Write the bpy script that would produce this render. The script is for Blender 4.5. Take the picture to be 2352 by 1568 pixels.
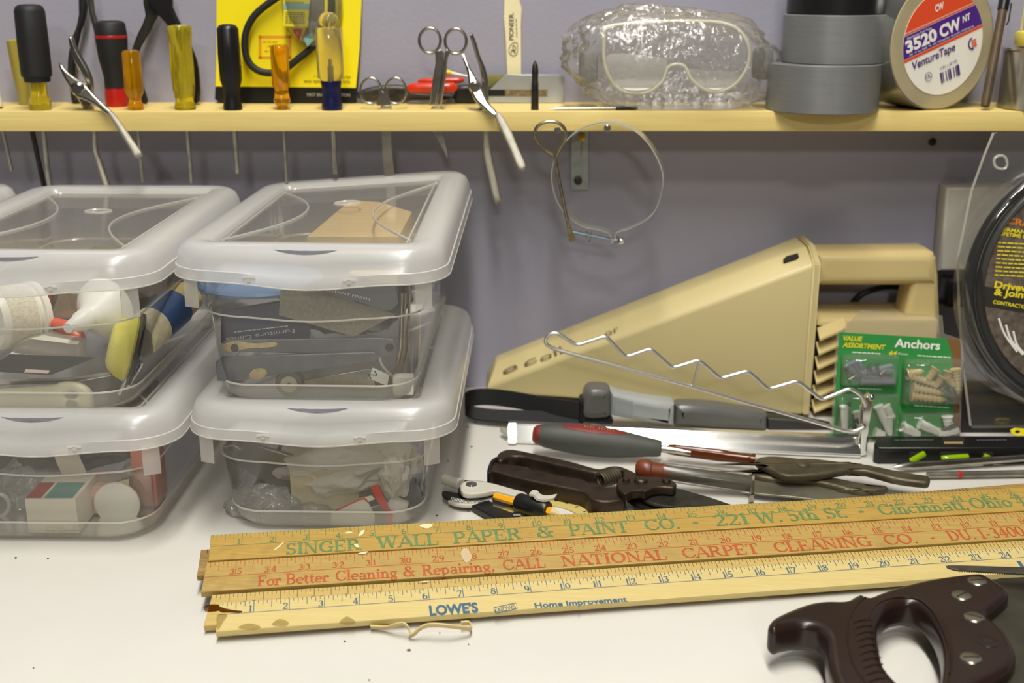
import bpy, bmesh, math, random
from math import sin, cos, tan, atan, pi, radians, degrees, sqrt
from mathutils import Vector, Matrix, noise
random.seed(7)
for o in list(bpy.data.objects): bpy.data.objects.remove(o)
SC = bpy.context.scene; COL = SC.collection
# ------------------------------------------------------------------ camera, light, exposure
F_PX, PITCH, CAM_H = 2740.0, radians(17.0), 0.434
WALL_Y, SHELF_Y, SHELF_T, SHELF_B = 1.247, 1.158, 0.3105, 0.2915
cam = bpy.data.cameras.new('camera'); cam_o = bpy.data.objects.new('camera', cam); COL.objects.link(cam_o)
cam.sensor_width = 36.0; cam.sensor_fit = 'HORIZONTAL'; cam.lens = F_PX*36.0/2352.0
cam.clip_start = .02
cam_o.location = (0, 0, CAM_H); cam_o.rotation_euler = (pi/2-PITCH, 0, 0)
cam.dof.use_dof = True; cam.dof.focus_distance = .93; cam.dof.aperture_fstop = 6.3
SC.camera = cam_o
wd = bpy.data.worlds.new('room_air'); SC.world = wd; wd.use_nodes = True
wd.node_tree.nodes['Background'].inputs[0].default_value = (1.0, .97, .92, 1)
wd.node_tree.nodes['Background'].inputs[1].default_value = .02
def area(name, loc, target, sx, sy, power, col=(1, .968, .90)):
    l = bpy.data.lights.new(name, 'AREA'); l.shape = 'RECTANGLE'; l.size = sx; l.size_y = sy; l.energy = power; l.color = col
    o = bpy.data.objects.new(name, l); COL.objects.link(o); o.location = loc
    o.rotation_euler = (Vector(target)-Vector(loc)).to_track_quat('-Z', 'Y').to_euler()
    return o
area('ceiling_lamp_over_bench', (0.0, .06, 2.3), (0, .16, 0), .22, 1.9, 78)
area('ceiling_lamp_middle', (-.05, -1.62, 2.3), (0, 1.0, .1), .5, .2, 15)
area('ceiling_lamp_far', (.05, -4.5, 2.34), (0, 1.2, .2), .6, .25, 40)
SC.view_settings.view_transform = 'Standard'; SC.view_settings.look = 'None'
SC.view_settings.gamma = 1; SC.view_settings.use_curve_mapping = False
SC.view_settings.exposure = 0.0
try:
    SC.cycles.transparent_max_bounces = 32; SC.cycles.max_bounces = 14; SC.cycles.sample_clamp_indirect = 6
except Exception: pass

# ------------------------------------------------------------------ pixels to places
CP, SP = cos(PITCH), sin(PITCH)
def ray(u, v):
    X = (u-1176)/F_PX; Y = -(v-784)/F_PX
    return Vector((X, CP+Y*SP, -SP+Y*CP))
EYE = Vector((0, 0, CAM_H))
def py(u, v, y): d = ray(u, v); return EYE+d*(y/d.y)
def pz(u, v, z): d = ray(u, v); return EYE+d*((z-CAM_H)/d.z)
def pp(u, v, pl): d = ray(u, v); O, X, Y, N = pl; return EYE+d*((O-EYE).dot(N)/d.dot(N))
def mpp(p):  # metres per pixel at a place
    q = Vector(p)-EYE; return (q.y*CP-q.z*SP)/F_PX
def plane(O, X, Y): X = Vector(X).normalized(); Y = Vector(Y); Y = (Y-X*Y.dot(X)).normalized(); return (Vector(O), X, Y, X.cross(Y))
def yp(y): return plane((0, y, 0), (1, 0, 0), (0, 0, 1))
def zp(z): return plane((0, 0, z), (1, 0, 0), (0, 1, 0))
def crop(ox, oy, s): return lambda *pts: [(ox+x/s, oy+y/s) for x, y in pts]
A_ = crop(0, 0, 3.646); B_ = crop(450, 0, 3.6465); C_ = crop(800, 0, 3.2673); D_ = crop(1200, 0, 2.6133); E_ = crop(1740, 0, 3.1356)
F_ = crop(1200, 250, 4.48); G_ = crop(0, 380, 2.7036); H_ = crop(380, 360, 2.6139); I_ = crop(0, 860, 3.5635); J_ = crop(420, 860, 3.4588)
K_ = crop(1000, 850, 3.9196); L_ = crop(1400, 850, 3.92); M_ = crop(1850, 700, 3.484); N_ = crop(2000, 280, 3.0142)
O_ = crop(430, 1150, 4.1263); R_ = crop(1900, 1060, 5.2035); S_ = crop(1740, 1260, 3.8431); U_ = crop(1080, 540, 2.8683); V_ = crop(1800, 540, 3.2663); W_ = crop(780, 1380, 5.88)
def spline(pts, n=4, closed=True):
    out = []; m = len(pts); P = [Vector(p) for p in pts]
    rng = range(m if closed else m-1)
    for i in rng:
        if closed: p0, p1, p2, p3 = P[i-1], P[i], P[(i+1) % m], P[(i+2) % m]
        else: p0, p1, p2, p3 = P[max(i-1, 0)], P[i], P[i+1], P[min(i+2, m-1)]
        for k in range(n):
            t = k/n
            out.append(.5*((2*p1)+(p2-p0)*t+(2*p0-5*p1+4*p2-p3)*t*t+(3*p1-p0-3*p2+p3)*t**3))
    if not closed: out.append(P[-1])
    return [tuple(p) for p in out]
def fillet(pts, r, n=4):
    P = [Vector(p) for p in pts]; out = [P[0]]
    for i in range(1, len(P)-1):
        a = (P[i-1]-P[i]); b = (P[i+1]-P[i]); k = min(r, a.length*.48, b.length*.48)
        a = P[i]+a.normalized()*k; b = P[i]+b.normalized()*k
        for j in range(n+1):
            t = j/n; out.append(a*(1-t)**2+P[i]*2*t*(1-t)+b*t*t)
    out.append(P[-1]); return out
def ell(cx, cy, rx, ry, n=20, a0=0, a1=360):
    full = abs(a1-a0) >= 359.9
    return [(cx+rx*cos(radians(a0+(a1-a0)*i/(n if full else n-1))), cy+ry*sin(radians(a0+(a1-a0)*i/(n if full else n-1)))) for i in range(n)]

# ------------------------------------------------------------------ materials
def lin(c):
    return tuple(((x/255)/12.92 if x/255 <= .04045 else ((x/255+.055)/1.055)**2.4) for x in c)
MATS = {}
def mat(name, col, rough=.5, metal=0., var=0., vs=40., bump=0., bs=200., trans=0., alpha=1., ior=1.45, coat=0., stretch=None, col2=None, sub=0.):
    if name in MATS: return MATS[name]
    m = bpy.data.materials.new(name); m.use_nodes = True; nt = m.node_tree; b = nt.nodes['Principled BSDF']
    c = lin(col); b.inputs['Base Color'].default_value = (*c, 1); b.inputs['Roughness'].default_value = rough; b.inputs['Metallic'].default_value = metal
    b.inputs['Transmission Weight'].default_value = trans; b.inputs['Alpha'].default_value = alpha; b.inputs['IOR'].default_value = ior
    b.inputs['Coat Weight'].default_value = coat
    if sub: b.inputs['Subsurface Weight'].default_value = sub; b.inputs['Subsurface Scale'].default_value = .004
    tc = None
    if var or bump or col2:
        tc = nt.nodes.new('ShaderNodeTexCoord'); mp = nt.nodes.new('ShaderNodeMapping'); nt.links.new(tc.outputs['Object'], mp.inputs[0])
        if stretch: mp.inputs['Scale'].default_value = stretch
    if var or col2:
        n = nt.nodes.new('ShaderNodeTexNoise'); n.inputs['Scale'].default_value = vs; n.inputs['Detail'].default_value = 6; nt.links.new(mp.outputs[0], n.inputs[0])
        r = nt.nodes.new('ShaderNodeValToRGB'); nt.links.new(n.outputs['Fac'], r.inputs[0])
        e = r.color_ramp.elements; e[0].position = .32; e[1].position = .68
        if col2: e[0].color = (*lin(col2), 1); e[1].color = (*c, 1)
        else: e[0].color = (*[x*(1-var) for x in c], 1); e[1].color = (*[min(1, x*(1+var*.6)) for x in c], 1)
        nt.links.new(r.outputs[0], b.inputs['Base Color'])
    if bump:
        n = nt.nodes.new('ShaderNodeTexNoise'); n.inputs['Scale'].default_value = bs; n.inputs['Detail'].default_value = 4; nt.links.new(mp.outputs[0], n.inputs[0])
        bp = nt.nodes.new('ShaderNodeBump'); bp.inputs['Strength'].default_value = bump; bp.inputs['Distance'].default_value = .001
        nt.links.new(n.outputs['Fac'], bp.inputs['Height']); nt.links.new(bp.outputs[0], b.inputs['Normal'])
    MATS[name] = m; return m
def film(name, clear, col, rough=.15, gloss=.10, tint=(1, 1, 1), transl=.5, bump=0., bs=60., fres=1.35):
    """thin plastic film: part see-through, part milky, with a glossy skin"""
    if name in MATS: return MATS[name]
    m = bpy.data.materials.new(name); m.use_nodes = True; nt = m.node_tree; nt.nodes.clear(); N = nt.nodes.new; Lk = nt.links.new
    out = N('ShaderNodeOutputMaterial'); tr = N('ShaderNodeBsdfTransparent'); tr.inputs[0].default_value = (*tint, 1)
    df = N('ShaderNodeBsdfDiffuse'); df.inputs[0].default_value = (*lin(col), 1)
    tl = N('ShaderNodeBsdfTranslucent'); tl.inputs[0].default_value = (*lin(col), 1)
    m1 = N('ShaderNodeMixShader'); m1.inputs[0].default_value = transl; Lk(df.outputs[0], m1.inputs[1]); Lk(tl.outputs[0], m1.inputs[2])
    m2 = N('ShaderNodeMixShader'); m2.inputs[0].default_value = clear; Lk(m1.outputs[0], m2.inputs[1]); Lk(tr.outputs[0], m2.inputs[2])
    gl = N('ShaderNodeBsdfGlossy'); gl.inputs[0].default_value = (1, 1, 1, 1); gl.inputs['Roughness'].default_value = rough
    fr = N('ShaderNodeFresnel'); fr.inputs[0].default_value = fres
    mm = N('ShaderNodeMath'); mm.operation = 'MULTIPLY_ADD'; mm.inputs[1].default_value = .8; mm.inputs[2].default_value = gloss*.3; Lk(fr.outputs[0], mm.inputs[0]); mm.use_clamp = True
    m3 = N('ShaderNodeMixShader'); Lk(mm.outputs[0], m3.inputs[0]); Lk(m2.outputs[0], m3.inputs[1]); Lk(gl.outputs[0], m3.inputs[2]); Lk(m3.outputs[0], out.inputs[0])
    if bump:
        tc = N('ShaderNodeTexCoord'); n = N('ShaderNodeTexNoise'); n.inputs['Scale'].default_value = bs; n.inputs['Detail'].default_value = 3; Lk(tc.outputs['Object'], n.inputs[0])
        bp = N('ShaderNodeBump'); bp.inputs['Strength'].default_value = bump; bp.inputs['Distance'].default_value = .004; Lk(n.outputs['Fac'], bp.inputs['Height'])
        Lk(bp.outputs[0], gl.inputs['Normal']); Lk(bp.outputs[0], fr.inputs['Normal'])
    MATS[name] = m; return m
def wood(name, c1, c2, rough=.45, stretch=(2, 40, 40), vs=9., dirt=None, dpos=(.62, .75)):
    if name in MATS: return MATS[name]
    m = bpy.data.materials.new(name); m.use_nodes = True; nt = m.node_tree; b = nt.nodes['Principled BSDF']; N = nt.nodes.new; Lk = nt.links.new
    b.inputs['Roughness'].default_value = rough
    tc = N('ShaderNodeTexCoord'); mp = N('ShaderNodeMapping'); mp.inputs['Scale'].default_value = stretch; Lk(tc.outputs['Object'], mp.inputs[0])
    n = N('ShaderNodeTexNoise'); n.inputs['Scale'].default_value = vs; n.inputs['Detail'].default_value = 8; n.inputs['Roughness'].default_value = .65; Lk(mp.outputs[0], n.inputs[0])
    r = N('ShaderNodeValToRGB'); Lk(n.outputs['Fac'], r.inputs[0]); e = r.color_ramp.elements; e[0].position = .3; e[1].position = .7
    e[0].color = (*lin(c2), 1); e[1].color = (*lin(c1), 1); src = r.outputs[0]
    if dirt:
        n2 = N('ShaderNodeTexNoise'); n2.inputs['Scale'].default_value = 22; n2.inputs['Detail'].default_value = 9; n2.inputs['Roughness'].default_value = .7; Lk(tc.outputs['Object'], n2.inputs[0])
        r2 = N('ShaderNodeValToRGB'); Lk(n2.outputs['Fac'], r2.inputs[0]); r2.color_ramp.elements[0].position = dpos[0]; r2.color_ramp.elements[1].position = dpos[1]
        r2.color_ramp.elements[0].color = (0, 0, 0, 1); r2.color_ramp.elements[1].color = (.55, .55, .55, 1)
        mx = N('ShaderNodeMixRGB'); Lk(r2.outputs[0], mx.inputs[0]); Lk(src, mx.inputs[1]); mx.inputs[2].default_value = (*lin(dirt), 1); src = mx.outputs[0]
    Lk(src, b.inputs['Base Color'])
    bp = N('ShaderNodeBump'); bp.inputs['Strength'].default_value = .12; bp.inputs['Distance'].default_value = .0006; Lk(n.outputs['Fac'], bp.inputs['Height']); Lk(bp.outputs[0], b.inputs['Normal'])
    MATS[name] = m; return m

# ------------------------------------------------------------------ mesh and object helpers
THINGS = []
def wloc(o):
    v = Vector(o.location)
    while o.parent: o = o.parent; v += Vector(o.location)
    return v
def obj(name, me, m, parent=None, smooth=35):
    """links a mesh given in world coordinates; its origin goes to the middle of its underside"""
    if isinstance(me, bmesh.types.BMesh):
        bm = me; me = bpy.data.meshes.new(name); bmesh.ops.recalc_face_normals(bm, faces=bm.faces); bm.to_mesh(me); bm.free()
    co = [v.co for v in me.vertices]
    lo = Vector([min(c[i] for c in co) for i in range(3)]); hi = Vector([max(c[i] for c in co) for i in range(3)])
    base = Vector(((lo.x+hi.x)/2, (lo.y+hi.y)/2, lo.z))
    me.transform(Matrix.Translation(-base))
    me.name = name
    if smooth:
        me.polygons.foreach_set('use_smooth', [True]*len(me.polygons)); me.set_sharp_from_angle(angle=radians(smooth))
    me.materials.clear(); me.materials.append(m)
    o = bpy.data.objects.new(name, me); COL.objects.link(o); o.location = base
    if parent: o.parent = parent; o.location = base-wloc(parent)
    return o
def tag(o, label, cat, group=None, kind=None):
    o['label'] = label
    if cat: o['category'] = cat
    if group: o['group'] = group
    if kind: o['kind'] = kind
    return o
def thing(name, label, cat, group=None):
    o = bpy.data.objects.new(name, None); o.empty_display_size = .01; COL.objects.link(o); THINGS.append(o)
    return tag(o, label, cat, group)
def settle():
    """moves each thing's Empty to the middle of its underside"""
    for t in THINGS:
        lo = Vector((9, 9, 9)); hi = -lo; kids = [c for c in COL.objects if c.parent == t]
        for c in kids:
            for v in c.data.vertices:
                w = v.co+c.location
                lo = Vector(map(min, lo, w)); hi = Vector(map(max, hi, w))
        b = Vector(((lo.x+hi.x)/2, (lo.y+hi.y)/2, lo.z)); t.location = b
        for c in kids: c.location = Vector(c.location)-b
def curve_mesh(outlines, ext, bev, res=2):
    cu = bpy.data.curves.new('c', 'CURVE'); cu.dimensions = '2D'; cu.fill_mode = 'BOTH'; cu.extrude = ext; cu.bevel_depth = bev; cu.bevel_resolution = res; cu.offset = -bev
    for pts in outlines:
        s = cu.splines.new('POLY'); s.points.add(len(pts)-1); s.use_cyclic_u = True
        for p, q in zip(s.points, pts): p.co = (q[0], q[1], 0, 1)
    ob = bpy.data.objects.new('c', cu); me = bpy.data.meshes.new_from_object(ob); bpy.data.objects.remove(ob); bpy.data.curves.remove(cu)
    return me
def frame_mat(pl):
    O, X, Y, N = pl; return Matrix(((X.x, Y.x, N.x, O.x), (X.y, Y.y, N.y, O.y), (X.z, Y.z, N.z, O.z), (0, 0, 0, 1)))
def to2(p, pl): O, X, Y, N = pl; q = Vector(p)-O; return (q.dot(X), q.dot(Y))
def plate(name, outs, pl, thick, m, parent=None, bev=.0004, sm=0, px=True, smooth=35, res=2, lift=0.):
    """outline(s) in photo pixels laid on a plane (or plane coordinates when px is False), given a thickness behind the plane; later outlines are holes"""
    if not isinstance(outs[0], (list, tuple)) or not isinstance(outs[0][0], (list, tuple)): outs = [outs]
    oo = []
    for o in outs:
        if sm: o = spline(o, sm)
        oo.append([to2(pp(u, v, pl), pl) for u, v in o] if px else o)
    bev = min(bev, thick*.49)
    me = curve_mesh(oo, max(thick/2-bev, 1e-5), bev, res)
    me.transform(frame_mat(pl) @ Matrix.Translation((0, 0, lift-thick/2)))
    return obj(name, me, m, parent, smooth)
def loft(rings, cap0=True, cap1=True, closed=True):
    bm = bmesh.new(); R = [[bm.verts.new(p) for p in r] for r in rings]; n = len(R[0])
    for a, b in zip(R, R[1:]):
        for i in range(n if closed else n-1):
            j = (i+1) % n; bm.faces.new((a[i], a[j], b[j], b[i]))
    if cap0 and n > 2: bm.faces.new(R[0][::-1])
    if cap1 and n > 2: bm.faces.new(R[-1])
    return bm
def axes(d):
    d = Vector(d).normalized(); a = Vector((0, 0, 1)) if abs(d.z) < .9 else Vector((0, -1, 0)); x = a.cross(d).normalized(); return x, d.cross(x)
def lathe_bm(p0, p1, prof, n=24, flute=None, cap=True):
    p0 = Vector(p0); p1 = Vector(p1); x, y = axes(p1-p0); rings = []
    for t, r in prof:
        c = p0.lerp(p1, t); ring = []
        for i in range(n):
            a = 2*pi*i/n; k = r
            if flute and flute[2] <= t <= flute[3]: k = r*(1-flute[1]*(.5+.5*cos(flute[0]*a)))
            ring.append(c+x*(k*cos(a))+y*(k*sin(a)))
        rings.append(ring)
    return loft(rings, cap, cap)
def lathe(name, p0, p1, prof, m, parent=None, n=24, flute=None, smooth=40, cap=True):
    return obj(name, lathe_bm(p0, p1, prof, n, flute, cap), m, parent, smooth)
def tube_bm(path, r, n=10, closed=False, sx=1., sy=1., up=None):
    P = [Vector(p) for p in path]; m = len(P); rings = []; px = None
    for i in range(m):
        a = P[i-1] if (i or closed) else P[0]; b = P[(i+1) % m] if (i < m-1 or closed) else P[-1]
        d = (b-a).normalized()
        if px is None:
            px = Vector(up) if up else axes(d)[0]
        px = (px-d*px.dot(d)).normalized(); py_ = d.cross(px); rr = r[i] if isinstance(r, (list, tuple)) else r
        rings.append([P[i]+px*(rr*sx*cos(2*pi*k/n))+py_*(rr*sy*sin(2*pi*k/n)) for k in range(n)])
    if closed: rings.append(rings[0])
    bm = loft(rings, not closed, not closed)
    if closed: bmesh.ops.remove_doubles(bm, verts=bm.verts, dist=1e-7)
    return bm
def tube(name, path, r, m, parent=None, n=10, closed=False, **k):
    return obj(name, tube_bm(path, r, n, closed, **k), m, parent, 50)
def box_bm(c, size, rot=None, bev=0., seg=2):
    bm = bmesh.new(); bmesh.ops.create_cube(bm, size=1)
    bmesh.ops.scale(bm, vec=size, verts=bm.verts)
    if bev: bmesh.ops.bevel(bm, geom=bm.edges[:], offset=bev, segments=seg, affect='EDGES', profile=.5)
    if rot is not None: bmesh.ops.transform(bm, matrix=rot.to_4x4(), verts=bm.verts)
    bmesh.ops.translate(bm, vec=Vector(c), verts=bm.verts); return bm
def box(name, c, size, m, parent=None, rot=None, bev=.0005, seg=2): return obj(name, box_bm(c, size, rot, bev, seg), m, parent, 35)
def rotz(d): return Matrix.Rotation(radians(d), 3, 'Z')
def join(bms):
    out = bmesh.new()
    for b in bms:
        me = bpy.data.meshes.new('t'); b.to_mesh(me); b.free(); out.from_mesh(me); bpy.data.meshes.remove(me)
    return out
def ribbon_bm(path, wdir, thick):
    """strip along path; wdir = one width vector or one for each point"""
    P = [Vector(p) for p in path]; rings = []
    for i, p in enumerate(P):
        d = (P[min(i+1, len(P)-1)]-P[max(i-1, 0)]).normalized(); w = Vector(wdir[i] if isinstance(wdir, list) else wdir); n = d.cross(w).normalized()*thick/2
        rings.append([p-w/2-n, p+w/2-n, p+w/2+n, p-w/2+n])
    return loft(rings)
def blob_bm(c, size, amp=.2, freq=3., sub=4, seed=0., flat=None):
    bm = bmesh.new(); bmesh.ops.create_icosphere(bm, subdivisions=sub, radius=1)
    for v in bm.verts:
        p = v.co.copy(); k = 1+amp*noise.noise(p*freq+Vector((seed, seed*2, 0)))+amp*.6*abs(noise.noise(p*freq*2.3+Vector((0, seed, seed))))
        q = p*k; q = Vector((q.x*size[0], q.y*size[1], q.z*size[2]))
        if flat is not None: q.z = max(q.z, flat)
        v.co = q+Vector(c)
    return bm
def text_mesh(s, size, bold=0., shear=0., align='LEFT', space=1.):
    t = bpy.data.curves.new('t', 'FONT'); t.body = s; t.size = size; t.offset = bold; t.shear = shear; t.align_x = align; t.space_character = space; t.resolution_u = 3
    ob = bpy.data.objects.new('t', t); me = bpy.data.meshes.new_from_object(ob); bpy.data.objects.remove(ob); bpy.data.curves.remove(t); return me
def lettering(name, s, p0, p1, hpx, pl, m, parent, bold=0., shear=0., lift=.00015, stretch=True, flip=False):
    """flat print on a plane between two photo points (baseline), cap height in pixels"""
    a = pp(*p0, pl); b = pp(*p1, pl); me = text_mesh(s, 1.0, bold, shear)
    dx, dy = p1[0]-p0[0], p1[1]-p0[1]; k = hpx/sqrt(dx*dx+dy*dy); N = pl[3]; h = abs((pp(p0[0]+dy*k, p0[1]-dx*k, pl)-a).dot(N.cross((b-a).normalized())))
    xs = [v.co.x for v in me.vertices]; w = max(xs)-min(xs); d = b-a; N = pl[3]; X = d.normalized(); Y = N.cross(X).normalized()
    sx = d.length/w if stretch else h/.69
    me.transform(Matrix.Translation((-min(xs), 0, 0))); me.transform(Matrix.Diagonal((sx, h/.69, 1, 1)))
    me.transform(frame_mat((a+N*lift, X, Y, N)))
    return obj(name, me, m, parent, 0)

def dashes(name, p0, p1, hpx, pl, m, parent, lift=.0002):
    """print too small to read in the photo: a line of word-long dashes"""
    a = pp(*p0, pl); b = pp(*p1, pl); h = hpx*mpp(a); X = (b-a).normalized(); N = pl[3]; Y = N.cross(X); L = (b-a).length; x = 0; bms = []
    while x < L:
        w = min(h*random.uniform(1.5, 4), L-x)
        if w > h*.5:
            bm = bmesh.new(); bm.faces.new([bm.verts.new(a+X*(x+i*w)+Y*(j*h*.7)+N*lift) for i, j in ((0, 0), (1, 0), (1, 1), (0, 1))]); bms.append(bm)
        x += w+h*.6
    return obj(name, join(bms), m, parent, 0)
# ------------------------------------------------------------------ shared materials
m_chrome = mat('chrome', (225, 224, 220), .12, 1.)
m_steel = mat('tool_steel', (176, 172, 160), .28, 1., var=.25, vs=60, bump=.15, bs=400)
m_knurl = mat('knurled_steel', (200, 196, 180), .38, 1., bump=.8, bs=1400)
m_dsteel = mat('dark_steel', (70, 68, 62), .45, .8, var=.4, vs=70)
m_galv = mat('galvanised_steel', (168, 172, 168), .42, 1., var=.25, vs=50)
m_black = mat('black_plastic', (22, 22, 22), .35)
m_rubber = mat('black_rubber', (26, 27, 27), .6, bump=.1, bs=500)
m_white = mat('white_plastic', (226, 222, 208), .4)
m_ink = mat('black_print', (34, 32, 30), .6)
m_wprint = mat('white_print', (235, 232, 224), .6)
m_red = mat('red_plastic', (172, 26, 22), .35)
# ------------------------------------------------------------------ the place
def quad(name, pts, m, kind=None, label=None, cat=None):
    bm = bmesh.new(); bm.faces.new([bm.verts.new(p) for p in pts]); o = obj(name, bm, m, None, 0)
    if kind: o['kind'] = kind
    return o
w = box('wall_back', (0, WALL_Y+.03, .8), (5.2, .06, 3.4), mat('lilac_paint', (154, 152, 167), .62, var=.05, vs=9, bump=.25, bs=260), bev=0); w['kind'] = 'structure'
m_room = mat('room_paint', (84, 80, 80), .7); m_floor = mat('floor_grey', (84, 80, 74), .6, var=.1)
for nm, c_, sz, mm_ in (('floor', (0, -2.1, -.93), (5.2, 6.9, .06), m_floor), ('wall_left', (-2.6, -2.1, .8), (.06, 6.9, 3.4), m_room), ('wall_right', (2.6, -2.1, .8), (.06, 6.9, 3.4), m_room), ('wall_front', (0, -5.55, .8), (5.2, .06, 3.4), m_room)):
    o = box(nm, c_, sz, mm_, bev=0); o['kind'] = 'structure'
t = box('workbench_top', (0, .70, -.0125), (3.0, 1.094, .025), mat('white_laminate', (208, 205, 197), .38, var=.02, vs=12), bev=.001)
tag(t, 'white laminate workbench top that all the boxes and tools lie on', 'workbench')
# shelf board with drilled holes
holes = []; slots = []
def drill(x, y, r): holes.append((x, y, r))
KZ = (py(600, 100, 1.18).z-py(600, 200, 1.18).z)/100
MP = mpp((0, 1.18, .33))
def shelf_z(row, base=249.): return SHELF_T+(base-row)*KZ
def driver(name, label, u, parts, shaft=None, y=1.18, base=249., flute=None, group=None, lean=0.):
    """upright screwdriver pushed through a shelf hole: parts = (part name, material, [(row, radius px)], flutes); shaft = (radius px, bottom row, material)"""
    th = thing(name, label, 'screwdriver', group); x = py(u, 249, y).x; made = []
    for pn, m, prof, fl in parts:
        z1 = shelf_z(prof[-1][0], base); z0 = shelf_z(prof[0][0], base)
        pr = [((r_-prof[0][0])/(prof[-1][0]-prof[0][0]), max(rad, .05)*MP) for r_, rad in prof]
        xo = lambda z: x+(z-SHELF_T)*lean
        made.append(lathe(pn, (xo(z0), y, z0), (xo(z1), y, z1), pr, m, th, 32, fl))
    if shaft:
        z1 = py(u, shaft[1], y).z; r = shaft[0]*MP
        xo = lambda z: x+(z-SHELF_T)*lean
        lathe('shaft', (xo(SHELF_T+.001), y, SHELF_T+.001), (xo(z1), y, z1), [(0, r), (.96, r), (1, r*.75)], shaft[2] if len(shaft) > 2 else m_steel, th, 12)
        drill(x+(SHELF_B-SHELF_T)*.5*lean, y, r+.0012+abs(lean)*.01)
    return th
m_amber = mat('amber_acetate', (236, 176, 24), .10, trans=.8, ior=1.4, var=.15, vs=60)
m_yelac = mat('yellow_acetate', (232, 214, 60), .10, trans=.8, ior=1.4, var=.12, vs=60)
m_clear = mat('clear_yellowed_acetate', (240, 226, 150), .06, trans=.85, ior=1.3)
m_navy = mat('navy_plastic', (22, 26, 66), .3)
m_olive = mat('old_yellow_plastic', (150, 136, 58), .35)
driver('screwdriver', 'white handled screwdriver at the end of the shelf beside the black rubber gripped one', -5,
       [('handle', m_white, [(118, 6), (125, 9), (200, 12), (238, 13), (246, 11)], None), ('collar', m_black, [(246, 11), (250, 10)], None)], (4.4, 392), y=1.185, lean=-.10)
driver('screwdriver', 'screwdriver with black rubber sleeve over a clear yellow fluted handle', 93,
       [('rubber_grip', m_rubber, [(9, 12), (10, 22), (14, 29), (24, 33), (90, 34.5), (160, 34), (171, 33), (172, 30), (184, 28), (185, 20)], (6, .05, .15, .85)),
        ('handle', m_yelac, [(183, 19.5), (215, 20), (224, 24), (236, 25), (247, 24), (249, 22)], (8, .08, 0, 1))], (6.2, 440), y=1.172)
driver('screwdriver', 'dull yellow handled screwdriver standing behind the black rubber gripped one', 62,
       [('handle', m_olive, [(84, 9), (88, 15), (160, 17), (215, 14), (235, 17), (249, 16)], (6, .1, .1, .7))], (6., 445, m_dsteel), y=1.222, base=240, lean=-.10)
driver('ratchet_screwdriver', 'black ratchet screwdriver handle with red ring and red collar', 271,
       [('handle', m_rubber, [(44, 20), (46, 29), (52, 34), (78, 36), (90, 36), (130, 33), (175, 25), (201, 25)], None),
        ('ring', m_red, [(78, 36.3), (79, 36.8), (84, 36.8), (85, 36.3)], None),
        ('red_collar', m_red, [(201, 25), (215, 26.5), (240, 27), (249, 25)], (6, .04, 0, 1))], (4, 300), y=1.205, base=245)
driver('screwdriver', 'small amber fluted screwdriver in front of the black and red ratchet handle', 312,
       [('handle', m_amber, [(111, 10), (113, 17), (118, 20.5), (200, 21.5), (212, 19), (220, 13.5), (230, 14), (240, 18), (247, 17.5), (249, 16)], (8, .10, .05, .7))], (4.2, 418), y=1.172)
driver('screwdriver', 'large clear yellow fluted screwdriver beside the yellow blister card', 426,
       [('handle', m_yelac, [(55, 15), (57, 24), (62, 27), (80, 26.5), (100, 24.5), (150, 26), (200, 25), (228, 20), (238, 23), (247, 24), (249, 22)], (8, .12, .04, .86))], (5., 420), y=1.175)
driver('screwdriver', 'plain black fluted handled screwdriver before the edge of the yellow card', 535,
       [('handle', m_black, [(53, 10), (56, 19), (64, 24), (120, 26), (180, 25), (196, 20), (225, 18.5), (238, 21), (247, 21.5), (249, 20)], (8, .10, .1, .75))], (6., 398), y=1.172)
driver('screwdriver', 'small orange amber screwdriver standing in front of the black hose on the yellow card', 649,
       [('handle', m_amber, [(99, 12), (101, 19), (106, 20.5), (190, 21), (205, 15), (216, 17), (228, 20), (238, 14), (249, 13)], (8, .12, .05, .68))], (4.3, 420), y=1.175)
th = driver('screwdriver', 'clear ball topped screwdriver with a navy blue collar', 763,
       [('ball', m_clear, [(26, 1), (27, 9), (32, 17), (42, 23), (50, 23), (56, 19), (59, 13)], None),
        ('handle', m_clear, [(59, 13), (61, 28), (66, 30.5), (160, 31), (175, 28), (183, 20)], (8, .06, .15, .9)),
        ('navy_collar', m_navy, [(181, 23), (184, 24), (200, 21), (225, 21), (240, 24), (249, 23)], None)], (6.4, 400), y=1.172)
_x = py(763, 249, 1.172).x
lathe('steel_core', (_x, 1.172, shelf_z(183)), (_x, 1.172, shelf_z(132)), [(0, 5.5*MP), (.7, 5.5*MP), (.72, 4*MP), (1, 3*MP)], m_steel, th, 12)

# ------------------------------------------------------------------ scissors
def ring_px(cx, cy, rx, ry, pl, r, cf, n=28): return [pp(*cf(p)[0], pl) for p in ell(cx, cy, rx, ry, n)]
pl = yp(1.178); th = thing('nail_scissors', 'small steel scissors with only two round finger loops above the shelf', 'scissors')
for cx in (170, 355): tube('finger_loop', ring_px(cx, 682, 78, 96, pl, 1, C_), 3.2*MP, m_steel, th, 8, True)
plate('shank', spline(C_((235, 640), (262, 690), (290, 640), (300, 700), (315, 770), (310, 792), (218, 792), (212, 770), (228, 700)), 2), yp(1.1765), .003, m_steel, th, .0006)
plate('blade', C_((243, 790), (322, 790), (328, 1100), (342, 1260), (350, 1400), (300, 1430), (262, 1260), (246, 965)), yp(1.1765), .003, m_steel, th, .0006); slots.append((C_((235, 790), (330, 790)), 1.178))
th = thing('surgical_scissors', 'tall steel surgical scissors standing in the shelf with open finger loops', 'scissors')
pl = yp(1.178)
for cx, cy in ((612, 304), (806, 310)): tube('finger_loop', ring_px(cx, cy, 80, 94, pl, 1, C_), [3.6*MP]*28, m_steel, th, 8, True)
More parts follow.
